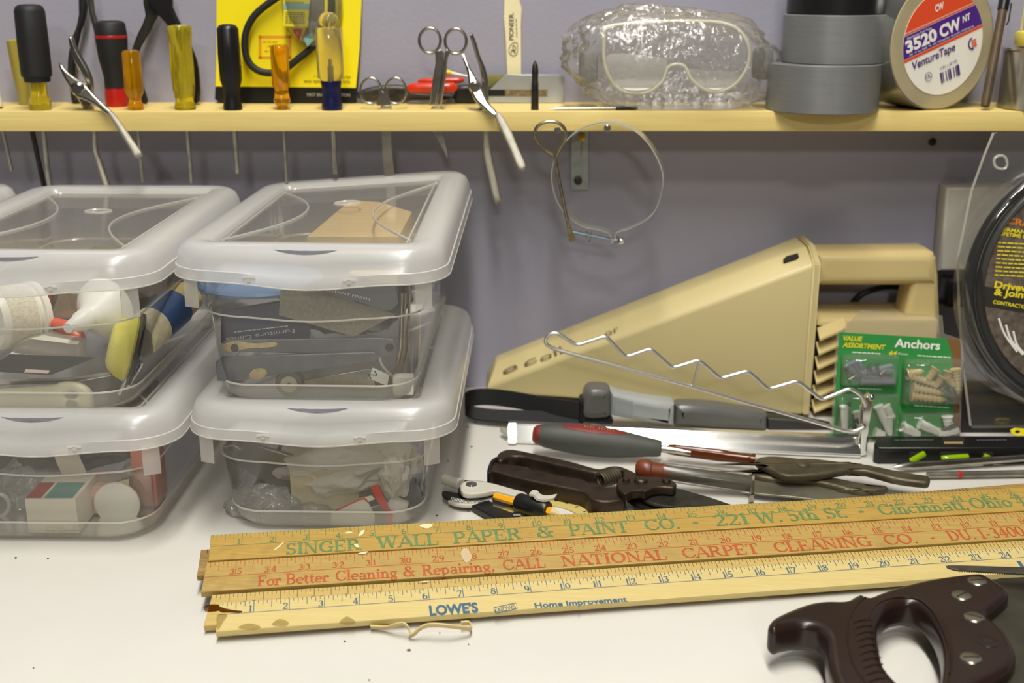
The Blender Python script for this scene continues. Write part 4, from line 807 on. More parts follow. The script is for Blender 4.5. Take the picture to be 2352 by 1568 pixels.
bm = box_bm(((a.x+b.x)/2, 1.1665, (a.z+max(b.z, .01))/2), (b.x-a.x, .004, a.z-max(b.z, .01)), None, 0); obj('vent_recess', bm, m_hole, th, 0)
for k in range(6):
    z = py(*V_((300, 720+108*k))[0], 1.158).z
    c = [Vector((a.x, 1.1635, z+.002)), Vector((b.x+.001, 1.1635, z+.013)), Vector((b.x+.001, 1.150, z+.006)), Vector((a.x, 1.150, z-.006))]
    obj('vent_slat', loft([c, [p-Vector((0, 0, .0022)) for p in c]]), m_beige2, th, 30)
tag(tube('power_cord', spline([py(*V_(q)[0], 1.238) for q in ((440, 640), (500, 545), (570, 455), (660, 410), (780, 385), (900, 400), (1050, 480), (1200, 500))], 5, False), .0032, m_black, None, 10), 'black power cord arching behind the beige appliance handle', 'cord')

# ------------------------------------------------------------------ strap wrench
th = thing('strap_wrench', 'black rubber strap wrench with grey clamp head and two tone grey handle', 'wrench')
def onz(q, z): return pz(*K_(q)[0], z)
path = spline([onz(q, .012)+Vector((0, 0, .0085)) for q in ((1330, 432), (1100, 405), (900, 372), (700, 335), (520, 312), (390, 310), (310, 328), (276, 352))], 4, False)
obj('strap', ribbon_bm(path, Vector((0, .001, .0172)), .0028), m_rubber, th, 50)
lo = spline([onz(q, .010) for q in ((276, 356), (300, 372), (380, 392), (520, 408), (700, 418), (900, 424), (1080, 432), (1330, 446))], 4, False)
obj('strap_underside', ribbon_bm(lo, [Vector((0, -.015, -.007))]*len(lo), .0026), mat('ribbed_rubber', (30, 30, 30), .7, bump=1., bs=700), th, 50)
yw = 1.112
plate('clamp_head', K_((1332, 330), (1345, 230), (1385, 182), (1450, 172), (1540, 180), (1575, 205), (1582, 300), (1580, 420), (1500, 445), (1340, 440)), yp(yw-.004), .030, mat('grey_clamp', (92, 92, 88), .35), th, .007, sm=2, res=3)
plate('clamp_foot', K_((1300, 280), (1345, 260), (1345, 430), (1580, 430), (1605, 470), (1590, 505), (1500, 498), (1290, 470)), yp(yw), .022, m_black, th, .004)
plate('light_grip', K_((1576, 192), (1650, 222), (1800, 255), (2000, 288), (2140, 300), (2158, 315), (2152, 500), (2140, 510), (1900, 480), (1700, 442), (1576, 412)), yp(yw), .026, mat('light_grey_grip', (158, 162, 160), .3), th, .006, res=3)
bms = []
for k in range(10):
    q = K_((1600+19*k, 232+5*k), (1600+19*k, 395+4.5*k)); bms.append(tube_bm([py(*q[0], yw-.0002), py(*q[1], yw-.0002)], .0007, 5))
obj('grip_ribs', join(bms), MATS['light_grey_grip'], th, 50)
plate('dark_grip', L_((598, 330), (640, 315), (800, 318), (1000, 335), (1200, 368), (1400, 392), (1430, 420), (1428, 560), (1000, 545), (592, 505)), yp(yw), .026, mat('dark_grey_grip', (94, 94, 90), .3), th, .008, res=3)
plate('tail_bar', L_((1425, 430), (1700, 445), (2010, 510), (2020, 575), (1425, 552)), yp(yw+.004), .018, mat('tail_black', (48, 46, 44), .5, bump=.2), th, .003)

# ------------------------------------------------------------------ chrome bar with zigzag wire
th = thing('folding_hook_rail', 'chrome rail with a raised zigzag wire arm hinged at its end post', 'hanger rail')
def sweepbar(name, p0, p1, sec, m, parent):
    d = (p1-p0).normalized(); n = Vector((0, 0, 1)); x = d.cross(n).normalized()   # x toward the camera for a bar that runs left to right
    rings = [[p+x*a+n*b for a, b in sec] for p in (p0, p1)]
    bm = loft(rings); bmesh.ops.bevel(bm, geom=bm.edges[:], offset=.0008, segments=2, affect='EDGES'); return obj(name, bm, m, parent, 30)
pa = pz(1172, 1018, 0); pb = pz(1978, 1052, 0)
sweepbar('rail', pa+Vector((0, .006, 0)), pb+Vector((0, .006, 0)), [(.008, .001), (.0085, .004), (-.004, .0165), (-.010, .0180), (-.012, .016), (-.012, .001)], m_chrome, th)
sweepbar('rail_lip', pa+Vector((-.002, .003, .0002)), pa+Vector((.006, .003, .0002)), [(.009, .001), (.0095, .004), (-.004, .0175), (-.010, .0190), (-.013, .016), (-.013, .001)], m_chrome, th)
lathe('end_knob', pz(1152, 985, .008), pa+Vector((0, .004, .008)), [(0, .002), (.2, .0035), (.8, .0035), (1, .003)], film('clear_knob', .4, (210, 210, 190), .05, .4), th, 14)
yz = pb.y+.002
plate('end_post', [(1982, 918), (1998, 905), (2006, 918), (1990, 1045), (1976, 1048)], yp(yz), .010, m_chrome, th, .001)
for q in ((1990, 931), (1983, 981)): p = py(*q, yz-.002); lathe('rivet', p+Vector((0, .004, 0)), p-Vector((0, .0025, 0)), [(0, .0026), (.7, .0026), (1, .0014)], m_chrome, th, 14)
p = py(2001, 912, yz); lathe('post_pin', p+Vector((0, .002, 0)), p-Vector((0, .004, 0)), [(0, .0028), (.7, .003), (1, .0015)], m_chrome, th, 14)
m_wire = mat('plated_wire', (236, 234, 228), .30, .95)
wz = [(1990, 931), (1978, 906), (1952, 891), (1888, 918), (1832, 874), (1765, 894), (1718, 851), (1655, 869), (1606, 826), (1545, 845), (1495, 800), (1438, 820), (1391, 771), (1325, 793), (1280, 764), (1262, 766), (1252, 780), (1256, 792), (1275, 802), (1592, 888), (1945, 990), (1966, 990), (1984, 980)]
tube('zigzag_wire', fillet([py(u, v, yz-.003) for u, v in wz], .0045, 4), .0018, m_wire, th, 10)
tube('brace', [py(1606, 832, yz-.003), py(1591, 888, yz-.003)], .0015, m_wire, th, 8)

# ------------------------------------------------------------------ grey and red handle, amber driver, clear handled knife
th = thing('grey_screwdriver', 'screwdriver with fat grey rubber handle and red panels lying on the chrome rail', 'screwdriver')
_a = pz(*K_((878, 575))[0], .0225); _b = pz(*K_((2035, 705))[0], .0145)
k_ = mpp(_a)/3.9196
prof = [(.055, 92), (.10, 108), (.2, 122), (.35, 136), (.5, 138), (.65, 128), (.8, 104), (.9, 86), (.97, 78), (1, 66)]
lathe('rubber_handle', _a, _b, [(t, r*k_) for t, r in prof], mat('grey_rubber', (70, 72, 66), .55, var=.12, vs=40), th, 36)
lathe('red_butt', _a, _a.lerp(_b, .057), [(0, 50*k_), (.2, 74*k_), (.6, 88*k_), (1, 93*k_)], mat('dull_red', (118, 42, 34), .45), th, 32)
def on_lathe(t, ang, lift=.0003):
    for (t0, r0_), (t1, r1_) in zip(prof, prof[1:]):
        if t0 <= t <= t1: r = r0_+(r1_-r0_)*(t-t0)/(t1-t0)
    x, y = axes(_b-_a); return _a.lerp(_b, t)+(x*cos(ang)+y*sin(ang))*(r*k_+lift)
x_, y_ = axes(_b-_a); toc = (EYE-_a.lerp(_b, .5)).normalized(); a0 = math.atan2(Vector((0, -.25, 1)).dot(y_), Vector((0, -.25, 1)).dot(x_))
bm = bmesh.new(); grid = []
for i in range(25):
    t = .22+.50*i/24; hw = .42*sqrt(max(0, 1-((i-12)/12.)**2)); grid.append([bm.verts.new(on_lathe(t, a0+hw*(j/3.-1))) for j in range(7)])
for g, h in zip(grid, grid[1:]):
    for j in range(6): bm.faces.new((g[j], g[j+1], h[j+1], h[j]))
obj('red_panel', bm, MATS['dull_red'], th, 60)
bms = []
for i in range(11):
    if i in (4,): continue
    q = [on_lathe(.40+.022*i, a0-.02+dx, .0006) for dx in (-.12, .08)]; bms.append(tube_bm(q, .0004, 5))
obj('worn_lettering', join(bms), mat('worn_gold', (176, 128, 84), .5), th, 50)
lathe('shaft', _b, pz(*K_((2300, 740))[0], .013), [(0, .0035), (1, .0035)], m_steel, th, 12)
th = thing('screwdriver', 'dark amber fluted screwdriver lying along the chrome rail', 'screwdriver')
_a = pz(*L_((520, 708))[0], .0135); _b = pz(*L_((1312, 806))[0], .0115); k_ = mpp(_a)/3.92
lathe('handle', _a, _b, [(0, 34*k_), (.02, 46*k_), (.1, 52*k_), (.6, 56*k_), (.72, 50*k_), (.9, 42*k_), (.94, 44*k_), (.95, 54*k_), (1, 52*k_)], mat('dark_amber', (100, 44, 10), .15, trans=.35, ior=1.35), th, 40, (9, .14, .03, .65))
lathe('shaft', _b, pz(*L_((1560, 835))[0], .010), [(0, .0018), (1, .0016)], m_steel, th, 10)
th = thing('clear_handled_knife', 'old knife with red brown capped clear handle and broad grey blade', 'knife')
_a = pz(*L_((232, 880))[0], .022); _b = pz(*L_((1290, 1022))[0], .011); k_ = mpp(_a)/3.92
lathe('brown_cap', _a, _a.lerp(_b, .28), [(0, 30*k_), (.03, 60*k_), (.12, 84*k_), (.35, 92*k_), (.44, 90*k_), (.47, 78*k_), (.6, 76*k_), (1, 70*k_)], mat('red_brown_cap', (108, 52, 28), .35, var=.15, vs=80), th, 32)
lathe('clear_sleeve', _a.lerp(_b, .22), _b, [(0, 80*k_), (.03, 86*k_), (.9, 92*k_), (.97, 90*k_), (1, 84*k_)], film('old_clear_plastic', .80, (120, 114, 92), .2, .06, fres=1.15), th, 32)
lathe('core', _a.lerp(_b, .24), _b.lerp(_a, .02), [(0, 64*k_), (.5, 70*k_), (1, 74*k_)], mat('grimy_core', (70, 66, 52), .6, var=.45, vs=60), th, 24)
plate('blade', L_((1270, 930), (1500, 945), (2230, 1075), (2330, 1130), (2000, 1180), (1650, 1135), (1400, 1115), (1262, 1100)), zp(.0075), .002, mat('old_blade', (128, 124, 108), .45, .7, var=.35, vs=26), th, .0006)
plate('bolster', L_((1262, 925), (1310, 930), (1302, 1105), (1258, 1110)), zp(.0115), .009, m_steel, th, .002)

# ------------------------------------------------------------------ rusty pliers
m_rust = mat('rusty_steel', (96, 88, 70), .5, .7, var=.4, vs=45, bump=.25, bs=200); m_brown = mat('browned_steel', (70, 58, 48), .45, .75, var=.35, vs=60, bump=.3, bs=300)
th = thing('rusty_pliers', 'old rusty slip joint pliers with curved bare handles behind the yardsticks', 'pliers')
ua = L_((1318, 790), (1420, 768), (1560, 772), (1700, 788), (1850, 790), (2080, 818), (2300, 830))+M_((250, 1265), (480, 1270), (700, 1315), (900, 1350), (990, 1365))
ub = M_((990, 1412), (900, 1408), (700, 1380), (480, 1320), (300, 1300))+L_((2200, 880), (2050, 905), (1850, 935), (1640, 942), (1540, 930), (1420, 870), (1330, 830))
plate('upper_arm', ua+ub, zp(.020), .007, m_rust, th, .0025, sm=2)
la = L_((1290, 905), (1400, 900), (1540, 935), (1700, 945), (1850, 950), (2050, 965), (2250, 1010), (2352, 1040))+M_((250, 1400), (440, 1425), (640, 1438)); lb_ = M_((640, 1470), (440, 1478), (250, 1455))+L_((2352, 1085), (2200, 1075), (2000, 1025), (1800, 985), (1640, 975), (1450, 965), (1290, 935))
plate('lower_arm', la+lb_, zp(.0125), .007, m_rust, th, .0025, sm=2)
p = pz(*L_((1742, 842))[0], .0205); lathe('pivot', p-Vector((0, 0, .012)), p+Vector((0, 0, .0012)), [(0, .0055), (.9, .0058), (1, .004)], m_rust, th, 18)

# ------------------------------------------------------------------ pruning snips
th = thing('pruning_snips', 'dark brown steel pruning snips with coil spring and riveted joint', 'snips')
plate('rear_handle', K_((560, 800), (556, 760), (600, 722), (700, 708), (900, 748), (1200, 812), (1400, 868), (1480, 884), (1560, 862), (1640, 858), (1720, 880), (1840, 945), (1760, 985), (1690, 945), (1690, 905), (1640, 890), (1560, 905), (1480, 922), (1400, 912), (1200, 868), (900, 800), (760, 768), (660, 775), (620, 800), (585, 808)), zp(.020), .012, m_brown, th, .002, sm=2)
plate('inner_web', K_((600, 800), (760, 770), (1200, 868), (1480, 930), (1500, 1000), (1330, 975), (900, 890), (600, 840)), zp(.010), .004, m_brown, th, .001, sm=2)
plate('front_handle', K_((468, 905), (480, 842), (530, 795), (560, 825), (700, 848), (900, 898), (1150, 948), (1330, 975), (1400, 1020), (1500, 1048), (1640, 1045), (1700, 1060), (1712, 1100), (1700, 1160), (1560, 1178), (1450, 1172), (1380, 1145), (1345, 1100), (1250, 1070), (1000, 1020), (700, 955), (530, 905), (500, 925)), zp(.016), .015, m_brown, th, .002, sm=2)
plate('catch', K_((466, 915), (472, 860), (500, 800), (555, 770), (560, 795), (520, 830), (505, 880), (510, 915)), zp(.018), .014, m_black, th, .002, sm=2)
plate('joint_plate', K_((1640, 985), (1700, 955), (1850, 945), (2000, 970), (2130, 985), (2172, 1020), (2140, 1052), (2050, 1045), (1960, 1055), (1890, 1090), (1850, 1075), (1760, 1090), (1712, 1115), (1640, 1060)), zp(.0225), .008, m_brown, th, .0016, sm=2)
for q, r in (((1716, 994), 34), ((1850, 996), 62), ((2080, 1004), 40)):
    p = pz(*K_(q)[0], .0225); rr = r*mpp(p)/3.92; lathe('rivet', p-Vector((0, 0, .001)), p+Vector((0, 0, .003)), [(0, rr), (.5, rr), (.85, rr*.8), (1, rr*.3)], m_brown, th, 20)
plate('upper_blade', L_((280, 1140), (330, 1090), (600, 1060), (720, 1090), (900, 1140), (1050, 1192), (1200, 1250), (900, 1260), (600, 1232), (400, 1200)), zp(.0135), .003, m_dsteel, th, .0008, sm=2)
plate('lower_blade', L_((150, 1135), (260, 1130), (330, 1160), (430, 1215), (650, 1240), (700, 1300), (420, 1280), (300, 1240), (200, 1180)), zp(.0085), .004, mat('dark_blade', (52, 48, 44), .4, .7), th, .001, sm=2)
sp = []
c0 = pz(*K_((1480, 990))[0], .016); c1 = pz(*K_((1640, 940))[0], .016); xx, yy = axes(c1-c0)
for i in range(85): a = i*2*pi/12; sp.append(c0.lerp(c1, i/84)+(xx*cos(a)+yy*sin(a))*.0062)
tube('coil_spring', sp, .0014, m_rust, th, 7)

# ------------------------------------------------------------------ compass and protractor
th = thing('drawing_compass', 'grey and black drawing compass holding a yellow pencil', 'compass')
m_lg = mat('compass_grey', (186, 182, 168), .4)
plate('grey_arm', K_((222, 1050), (240, 1010), (300, 990), (380, 992), (520, 1015), (680, 1060), (810, 1095), (825, 1120), (800, 1138), (740, 1132), (600, 1095), (520, 1080), (440, 1100), (330, 1108), (250, 1100)), zp(.016), .005, m_lg, th, .0012, sm=2)
plate('black_arm', K_((205, 1060), (240, 1000), (300, 985), (520, 1010), (830, 1090), (860, 1150), (760, 1160), (560, 1115), (440, 1120), (300, 1130), (215, 1105)), zp(.0105), .006, m_black, th, .001, sm=2)
plate('quadrant', K_((58, 1105), (70, 1085), (120, 1088), (200, 1105), (330, 1115), (500, 1090), (525, 1110), (500, 1160), (420, 1185), (300, 1195), (200, 1185), (120, 1160), (70, 1135)), zp(.0075), .002, m_black, th, .0004, sm=2)
plate('quadrant_rim', K_((120, 1165), (250, 1192), (400, 1190), (500, 1160), (510, 1175), (420, 1202), (300, 1212), (200, 1205), (130, 1182)), zp(.0072), .003, m_lg, th, .0006, sm=2)
bms = []
for i in range(30):
    t = i/29; u = 140+370*t; v = 1128+36*sin(pi*(t*.85+.12)); q = K_((u+10, v), (u-2, v+30)); a, b = (pz(*z, .0077) for z in q); bms.append(ribbon_bm([a, b], Vector((.0006, 0, 0)), .0001))
obj('scale_marks', join(bms), m_wprint, th, 0)
p = pz(*K_((325, 1028))[0], .016); lathe('pivot_screw', p-Vector((0, 0, .003)), p+Vector((0, 0, .001)), [(0, .0052), (.8, .0052), (1, .0046)], m_chrome, th, 24)
lathe('knurled_stem', pz(*K_((75, 975))[0], .012), pz(*K_((230, 1030))[0], .012), [(0, .0042), (.05, .0052), (1, .0052)], mat('stem_white', (206, 202, 186), .5, bump=.6, bs=900), th, 20, (16, .10, 0, 1))
plate('black_leg', K_((330, 1210), (480, 1165), (520, 1190), (520, 1215), (760, 1300), (740, 1345), (560, 1340)), zp(.0075), .006, m_black, th, .0012)
p = pz(*K_((735, 1315))[0], .008); lathe('leg_screw', p+Vector((-.003, 0, 0)), p+Vector((.003, 0, 0)), [(0, .003), (1, .003)], m_black, th, 14)
_a = pz(*K_((540, 1128))[0], .0105); _b = pz(*K_((1050, 1275))[0], .0105); _c2 = pz(*K_((1135, 1310))[0], .0095)
lathe('pencil', _a, _b, [(0, .0037), (1, .0037)], mat('pencil_yellow', (236, 168, 22), .4), th, 6); lathe('pencil_tip', _b, _c2, [(0, .0036), (1, .0006)], mat('bare_wood', (206, 180, 130), .7), th, 12)
lathe('pencil_holder', _a.lerp(_b, .40), _a.lerp(_b, .93), [(0, .0072), (.08, .0082), (.9, .0085), (1, .0072)], m_black, th, 20)
obj('thumb_lever', ribbon_bm(spline([pz(*K_(q)[0], z) for q, z in (((860, 1105), .022), ((900, 1110), .0225), ((925, 1140), .0205), ((980, 1155), .020), ((1035, 1150), .0205), ((1080, 1140), .020))], 3, False), Vector((.003, .0085, 0)), .002), m_lg, th, 50)
th = thing('protractor', 'brass coloured half round protractor lying under the compass', 'protractor')
def arcp(cx, cy, rx, ry): return ell(cx, cy, rx, ry, 24, 180, 360)
pr_o = arcp(975, 1420, 480, 275); pr_i = arcp(975, 1420, 378, 212)
plate('half_ring', [K_(*(pr_o+pr_i[::-1]))], zp(.0015), .0013, mat('brass_plate', (206, 188, 112), .45, .2), th, .0002)
plate('base_bar', K_((495, 1345), (560, 1300), (1400, 1300), (1455, 1345), (1455, 1420), (495, 1420)), zp(.0015), .0013, MATS['brass_plate'], th, .0002)
bms = []
for i in range(13):
    a = radians(190+i*13.5); q = K_((975+440*cos(a), 1420+250*sin(a)), (975+455*cos(a), 1420+262*sin(a))); b_ = [pz(*z, .0017) for z in q]; bms.append(ribbon_bm(b_, Vector((.0022, 0, 0)), .0002))
obj('degree_marks', join(bms), m_ink, th, 0)

# ------------------------------------------------------------------ anchors package
PLA = plane(py(2050, 1005, 1.092), (1, 0, 0), (0, .12, 1))
th = thing('anchor_package', 'green carded clear package of assorted wall anchors leaning on the beige appliance', 'package')
plate('clear_back', M_((205, 1075), (225, 620), (250, 240), (300, 190), (395, 95), (440, 42), (700, 58), (1095, 85), (1110, 230), (1250, 275), (1262, 340), (1240, 1085)), plane(PLA[0]+Vector((0, .0015, 0)), PLA[1], PLA[2]), .0008, film('package_clear', .80, (220, 216, 200), .08, .16), th, .0002)
plate('green_card', M_((272, 218), (1130, 270), (1175, 400), (1190, 700), (1180, 1080), (222, 1062), (240, 700)), PLA, .0008, mat('card_green', (44, 136, 62), .4), th, .0002)
plate('brown_strip', M_((1130, 270), (1235, 278), (1245, 330), (1228, 1080), (1180, 1080), (1190, 700), (1175, 400)), PLA, .0008, mat('card_brown', (120, 84, 46), .5), th, .0002)
m_yp = mat('yellow_print', (224, 206, 30), .5)
lettering('title', 'VALUE', M_((300, 282))[0], M_((455, 290))[0], 10.5, PLA, m_yp, th, .03, .2); lettering('title', 'ASSORTMENT', M_((296, 335))[0], M_((640, 358))[0], 10.5, PLA, m_yp, th, .03, .2)
lettering('title', 'Anchors', M_((712, 335))[0], M_((1075, 358))[0], 19, PLA, m_wprint, th, .02); lettering('count', '64', M_((668, 398))[0], M_((730, 402))[0], 9, PLA, m_yp, th, .03, .2); lettering('count', 'Pieces', M_((742, 398))[0], M_((816, 402))[0], 5, PLA, m_wprint, th)
for a, b in (((372, 382), (610, 394)), ((895, 408), (1160, 425)), ((420, 672), (606, 680)), ((870, 808), (1150, 826))): dashes('small_print', M_(a)[0], M_(b)[0], 3, PLA, m_wprint, th)
m_cell = film('blister_cell', .86, (225, 225, 215), .06, .18)
cells = [((285, 395), (722, 640)), ((775, 430), (1228, 790)), ((250, 695), (715, 1045)), ((752, 850), (1215, 1050))]
for (a, b), (c, d) in cells:
    q = [to2(pp(*z, PLA), PLA) for z in M_((a, b), (c, d))]; (xa, ya), (xb, yb_) = q
    r_ = lambda i: [(x, y) for x, y in [(xa+i, ya-i), (xb-i, ya-i), (xb-i, yb_+i), (xa+i, yb_+i)]]
    rings = [[PLA[0]+PLA[1]*x+PLA[2]*y+PLA[3]*h for x, y in spline(r_(i), 1)] for i, h in ((0, .0005), (.0008, .010), (.003, .0125))]
    bm = loft(rings, False, True); bmesh.ops.bevel(bm, geom=[e for e in bm.edges], offset=.0012, segments=2, affect='EDGES'); obj('blister', bm, m_cell, th, 40)
def PA(q, h): p = pp(*M_(q)[0], PLA); return p+PLA[3]*h
def anchor(a, b, r, m, h, kind='thread'):
    p, q = PA(a, h), PA(b, h+random.uniform(-.001, .001)); pr = []
    if kind == 'thread':
        pr = [(0, r*1.5), (.06, r*1.5)]
        for i in range(6): t = .1+.13*i; pr += [(t, r*.8), (t+.06, r*(1.35-.08*i)), (t+.08, r*.8)]
        pr += [(1, r*.2)]
    elif kind == 'plug': pr = [(0, r*1.25), (.05, r*1.25), (.08, r), (.5, r), (.55, r*.85), (.9, r*.85), (1, r*.5)]
    else: pr = [(0, r*2), (.08, r*2), (.12, r), (.9, r*.9), (1, r*.1)]
    lathe('wall_anchor' if kind != 'screw' else 'anchor_screw', p, q, pr, m, th, 10)
m_ga = mat('anchor_grey', (124, 130, 138), .5); m_ba = mat('anchor_beige', (216, 196, 140), .5); m_wa = mat('anchor_white', (240, 238, 228), .5)
for a, b, k in (((320, 470), (420, 570), 0), ((360, 450), (440, 560), 0), ((400, 440), (470, 560), 0), ((430, 545), (690, 480), 0), ((440, 560), (700, 600), 0), ((430, 600), (700, 610), 0), ((480, 520), (690, 520), 0)): anchor(a, b, .0034, m_ga, .004+.002*random.random(), 'plug')
for a, b in (((325, 580), (410, 535)), ((480, 470), (520, 520)), ((550, 455), (560, 520)), ((575, 540), (615, 505))): anchor(a, b, .0013, m_steel, .0095, 'screw')
for a, b in (((800, 545), (930, 520)), ((810, 550), (1050, 640)), ((840, 650), (1100, 700)), ((825, 715), (1110, 750)), ((1030, 500), (950, 600)), ((1075, 560), (1010, 660)), ((1110, 560), (1180, 650)), ((1180, 500), (1200, 700)), ((1130, 520), (1110, 600))): anchor(a, b, .0036, m_ba, .004+.003*random.random())
for a, b in (((1060, 640), (1160, 740)), ((1130, 640), (1170, 760)), ((1090, 760), (1190, 755))): anchor(a, b, .0012, m_steel, .010, 'screw')
for a, b in (((300, 800), (305, 1010)), ((570, 800), (670, 1030)), ((630, 800), (690, 900)), ((540, 1000), (620, 1030)), ((400, 840), (430, 1000)), ((650, 880), (660, 1020)), ((340, 1010), (480, 1030))): anchor(a, b, .0040, m_wa, .004+.003*random.random(), 'plug')
for a, b in (((325, 770), (340, 800)), ((380, 900), (440, 960))): anchor(a, b, .0015, m_dsteel, .009, 'screw')
for a, b in (((760, 960), (900, 1030)), ((900, 940), (1060, 1010)), ((1040, 1020), (1210, 990)), ((1120, 880), (1125, 960))): anchor(a, b, .0046, m_wa, .005, 'plug')
plate('toggle_wing', M_((1060, 985), (1160, 920), (1190, 960), (1100, 1005)), PLA, .004, m_galv, th, .0008, lift=.009)

# ------------------------------------------------------------------ coil of crack filler
th = thing('filler_coil_package', 'round black coil in clear clamshell with speckled brown label and yellow print', 'package')
PLC = plane(py(2508, 960, 1.105), (1, 0, 0), (0, .10, 1)); cc = pp(2508, 652, PLC); s_ = mpp(cc)
plc = (cc, PLC[1], PLC[2], PLC[3])
for k, (r, rr, lf) in enumerate(((288, 13, .006), (266, 10, .010))):
    tube('coil', [cc+plc[1]*(r*s_*cos(a))+plc[2]*(r*s_*sin(a))+plc[3]*lf for a in [2*pi*i/72 for i in range(72)]], rr*s_, mat('tarry_black', (20, 20, 20), .25), th, 14, True)
disc('label_disc', 0, 258*s_, .003, (cc+plc[3]*.012, plc[1], plc[2], plc[3]), mat('asphalt_print', (96, 84, 74), .6, var=.5, vs=160), th, bev=.0004)
pll = (cc+plc[3]*.0122, plc[1], plc[2], plc[3])
plate('dark_band', [(2246, 655), (2500, 690), (2500, 745), (2249, 700)], pll, .0003, mat('band_black', (40, 36, 32), .5), th, .00005, lift=.0002)
m_or2 = mat('orange_title', (216, 120, 20), .5)
lettering('print', 'CRACK', N_((935, 700))[0], (2405, 528), 14, pll, m_or2, th, .03)
for s2, a, b, h in (('PERMANENT', (890, 750), (2385, 541), 8), ('LIFETIME GUARD', (888, 782), (2392, 552), 8), ('Driveway', (852, 1145), (2388, 673), 15), ('& Joint Filler', (850, 1195), (2424, 692), 15), ('CONTRACTOR', (842, 1255), (2362, 710), 8)): lettering('print', s2, N_(a)[0], b, h, pll, m_yp, th, .03, lift=.0006)
for k in range(9): dashes('small_print', N_((880-3*k, 838+28*k))[0], N_((1075, 850+28*k))[0], 4.2, pll, m_yp, th, .0005)
for k in range(3):
    q = spline([N_((885+50*k, 1360+45*k)), N_((925+45*k, 1470+40*k)), N_((1010+30*k, 1580+20*k))][0:0] or [N_((885+50*k, 1360+45*k))[0], N_((925+45*k, 1470+40*k))[0], N_((1010+40*k, 1590+20*k))[0]], 4, False)
    tube('curved_print', [pp(*z, pll)+pll[3]*.0004 for z in q], .0011, m_wprint, th, 6)
plate('dark_backing', [(2208, 850), (2290, 900), (2400, 940), (2640, 940), (2640, 1000), (2195, 1002)], (cc-plc[3]*.0055, plc[1], plc[2], plc[3]), .001, mat('backing_black', (34, 31, 28), .35, var=.4, vs=40), th, .0003)
f_shell = film('clamshell', .95, (215, 215, 205), .05, .2, fres=1.25)
shell = N_((850, 75), (1200, 60), (1900, 60), (2300, 300), (2400, 1500), (2300, 2100), (700, 2120), (640, 1700), (610, 1300), (595, 950), (640, 760), (700, 470))
plate('clear_back', shell, (cc-plc[3]*.004, plc[1], plc[2], plc[3]), .0008, f_shell, th, .0003)
ring = lambda r, h: [cc+plc[1]*(r*s_*cos(a))+plc[2]*(r*s_*sin(a))+plc[3]*h for a in [2*pi*i/72 for i in range(72)]]
R0 = [ring(316, -.003), ring(312, .012), ring(304, .019), ring(290, .0205), ring(270, .019), ring(262, .016)]
obj('clear_dome', loft(R0, False, False), f_shell, th, 60)
tube('shell_edge', [pp(*z, (cc-plc[3]*.003, plc[1], plc[2], plc[3])) for z in N_((850, 75), (790, 220), (700, 470), (640, 760), (600, 950), (612, 1300), (640, 1700), (690, 2100))], .0012, f_edge, th, 6)
tube('hang_hole', [pp(*z, (cc-plc[3]*.003, plc[1], plc[2], plc[3])) for z in spline(N_((860, 250), (890, 232), (930, 240), (945, 290), (930, 322), (880, 320), (855, 290)), 2)], .0012, f_edge, th, 6, True)
tag(plate('yellow_tab', [M_((1645, 1000), (1680, 985), (1760, 990), (1765, 1045), (1690, 1050), (1650, 1030)), M_(*ell(1700, 1018, 22, 14, 12))], plane(py(2345, 992, 1.088), (1, 0, 0), (0, .3, 1)), .003, mat('tab_yellow', (224, 206, 30), .4), None, .0005), 'yellow hanging tab with a hole behind the black level', 'tab')

# ------------------------------------------------------------------ torpedo level and two steel shafts
th = thing('torpedo_level', 'black torpedo level with green bubble vials lying on its side', 'level')
a = pz(2008, 1066, 0); yl0, yl1 = a.y, a.y+.030; hz = .0168
body = [(2010, 1064), (2016, 1030), (2040, 1004), (2560, 1000), (2560, 1062)]
xl = a.x; xr = xl+.225
top = [(xl+.010, yl1), (xl+.002, yl0+.012), (xl, yl0+.004), (xl+.003, yl0), (xr, yl0), (xr, yl1)]
plate('body', [top], plane((0, 0, hz), (1, 0, 0), (0, 1, 0)), hz-.0004, mat('level_black', (20, 20, 20), .28), th, .0018, px=False, res=3)
def lvl(u): return pz(u, 1050, .006).x
m_vial = mat('vial_green', (150, 190, 20), .08, trans=.3, ior=1.3); 
for u0, u1, tilt in ((2085, 2122, .35), (2155, 2222, 0.), (2252, 2278, -.35)):
    xa, xb = lvl(u0), lvl(u1); box('vial_window', ((xa+xb)/2, yl0-.0001, .0080), (xb-xa, .0016, .0092), m_hole, th, bev=.0004)
    lathe('vial', (xa+.001, yl0-.0022, .0065-tilt*.008), (xb-.001, yl0-.0022, .0085+tilt*.010), [(0, .0022), (.05, .0030), (.95, .0030), (1, .0022)], m_vial, th, 14)
plate('top_slot', M_((1095, 1060), (1130, 1048), (1240, 1048), (1278, 1070), (1275, 1100), (1230, 1112), (1100, 1112)), zp(hz+.0002), .0012, m_hole, th, .0002); plate('slot_vial', M_((1110, 1092), (1260, 1092), (1262, 1108), (1110, 1108)), zp(hz+.0006), .0008, mat('vial_tan', (150, 132, 90), .3), th, .0002)
for x0_, x1_ in ((715, 1030), (1370, 1610)): dashes('top_print', M_((x0_, 1084))[0], M_((x1_, 1082))[0], 3, zp(hz), mat('level_print', (130, 130, 126), .6), th)
th = thing('steel_driver', 'bright steel shaft with tapered tip and black handle beside the black level', 'screwdriver')
a = pz(*M_((705, 1298))[0], .006); b = pz(*M_((1900, 1212))[0], .0075); lathe('shaft', a, b, [(0, .0008), (.03, .0026), (.12, .0042), (.14, .0036), (1, .0036)], m_steel, th, 14); c = b+(b-a).normalized()*.10; lathe('handle', b, c, [(0, .006), (.05, .009), (.9, .011), (1, .008)], m_black, th, 20)
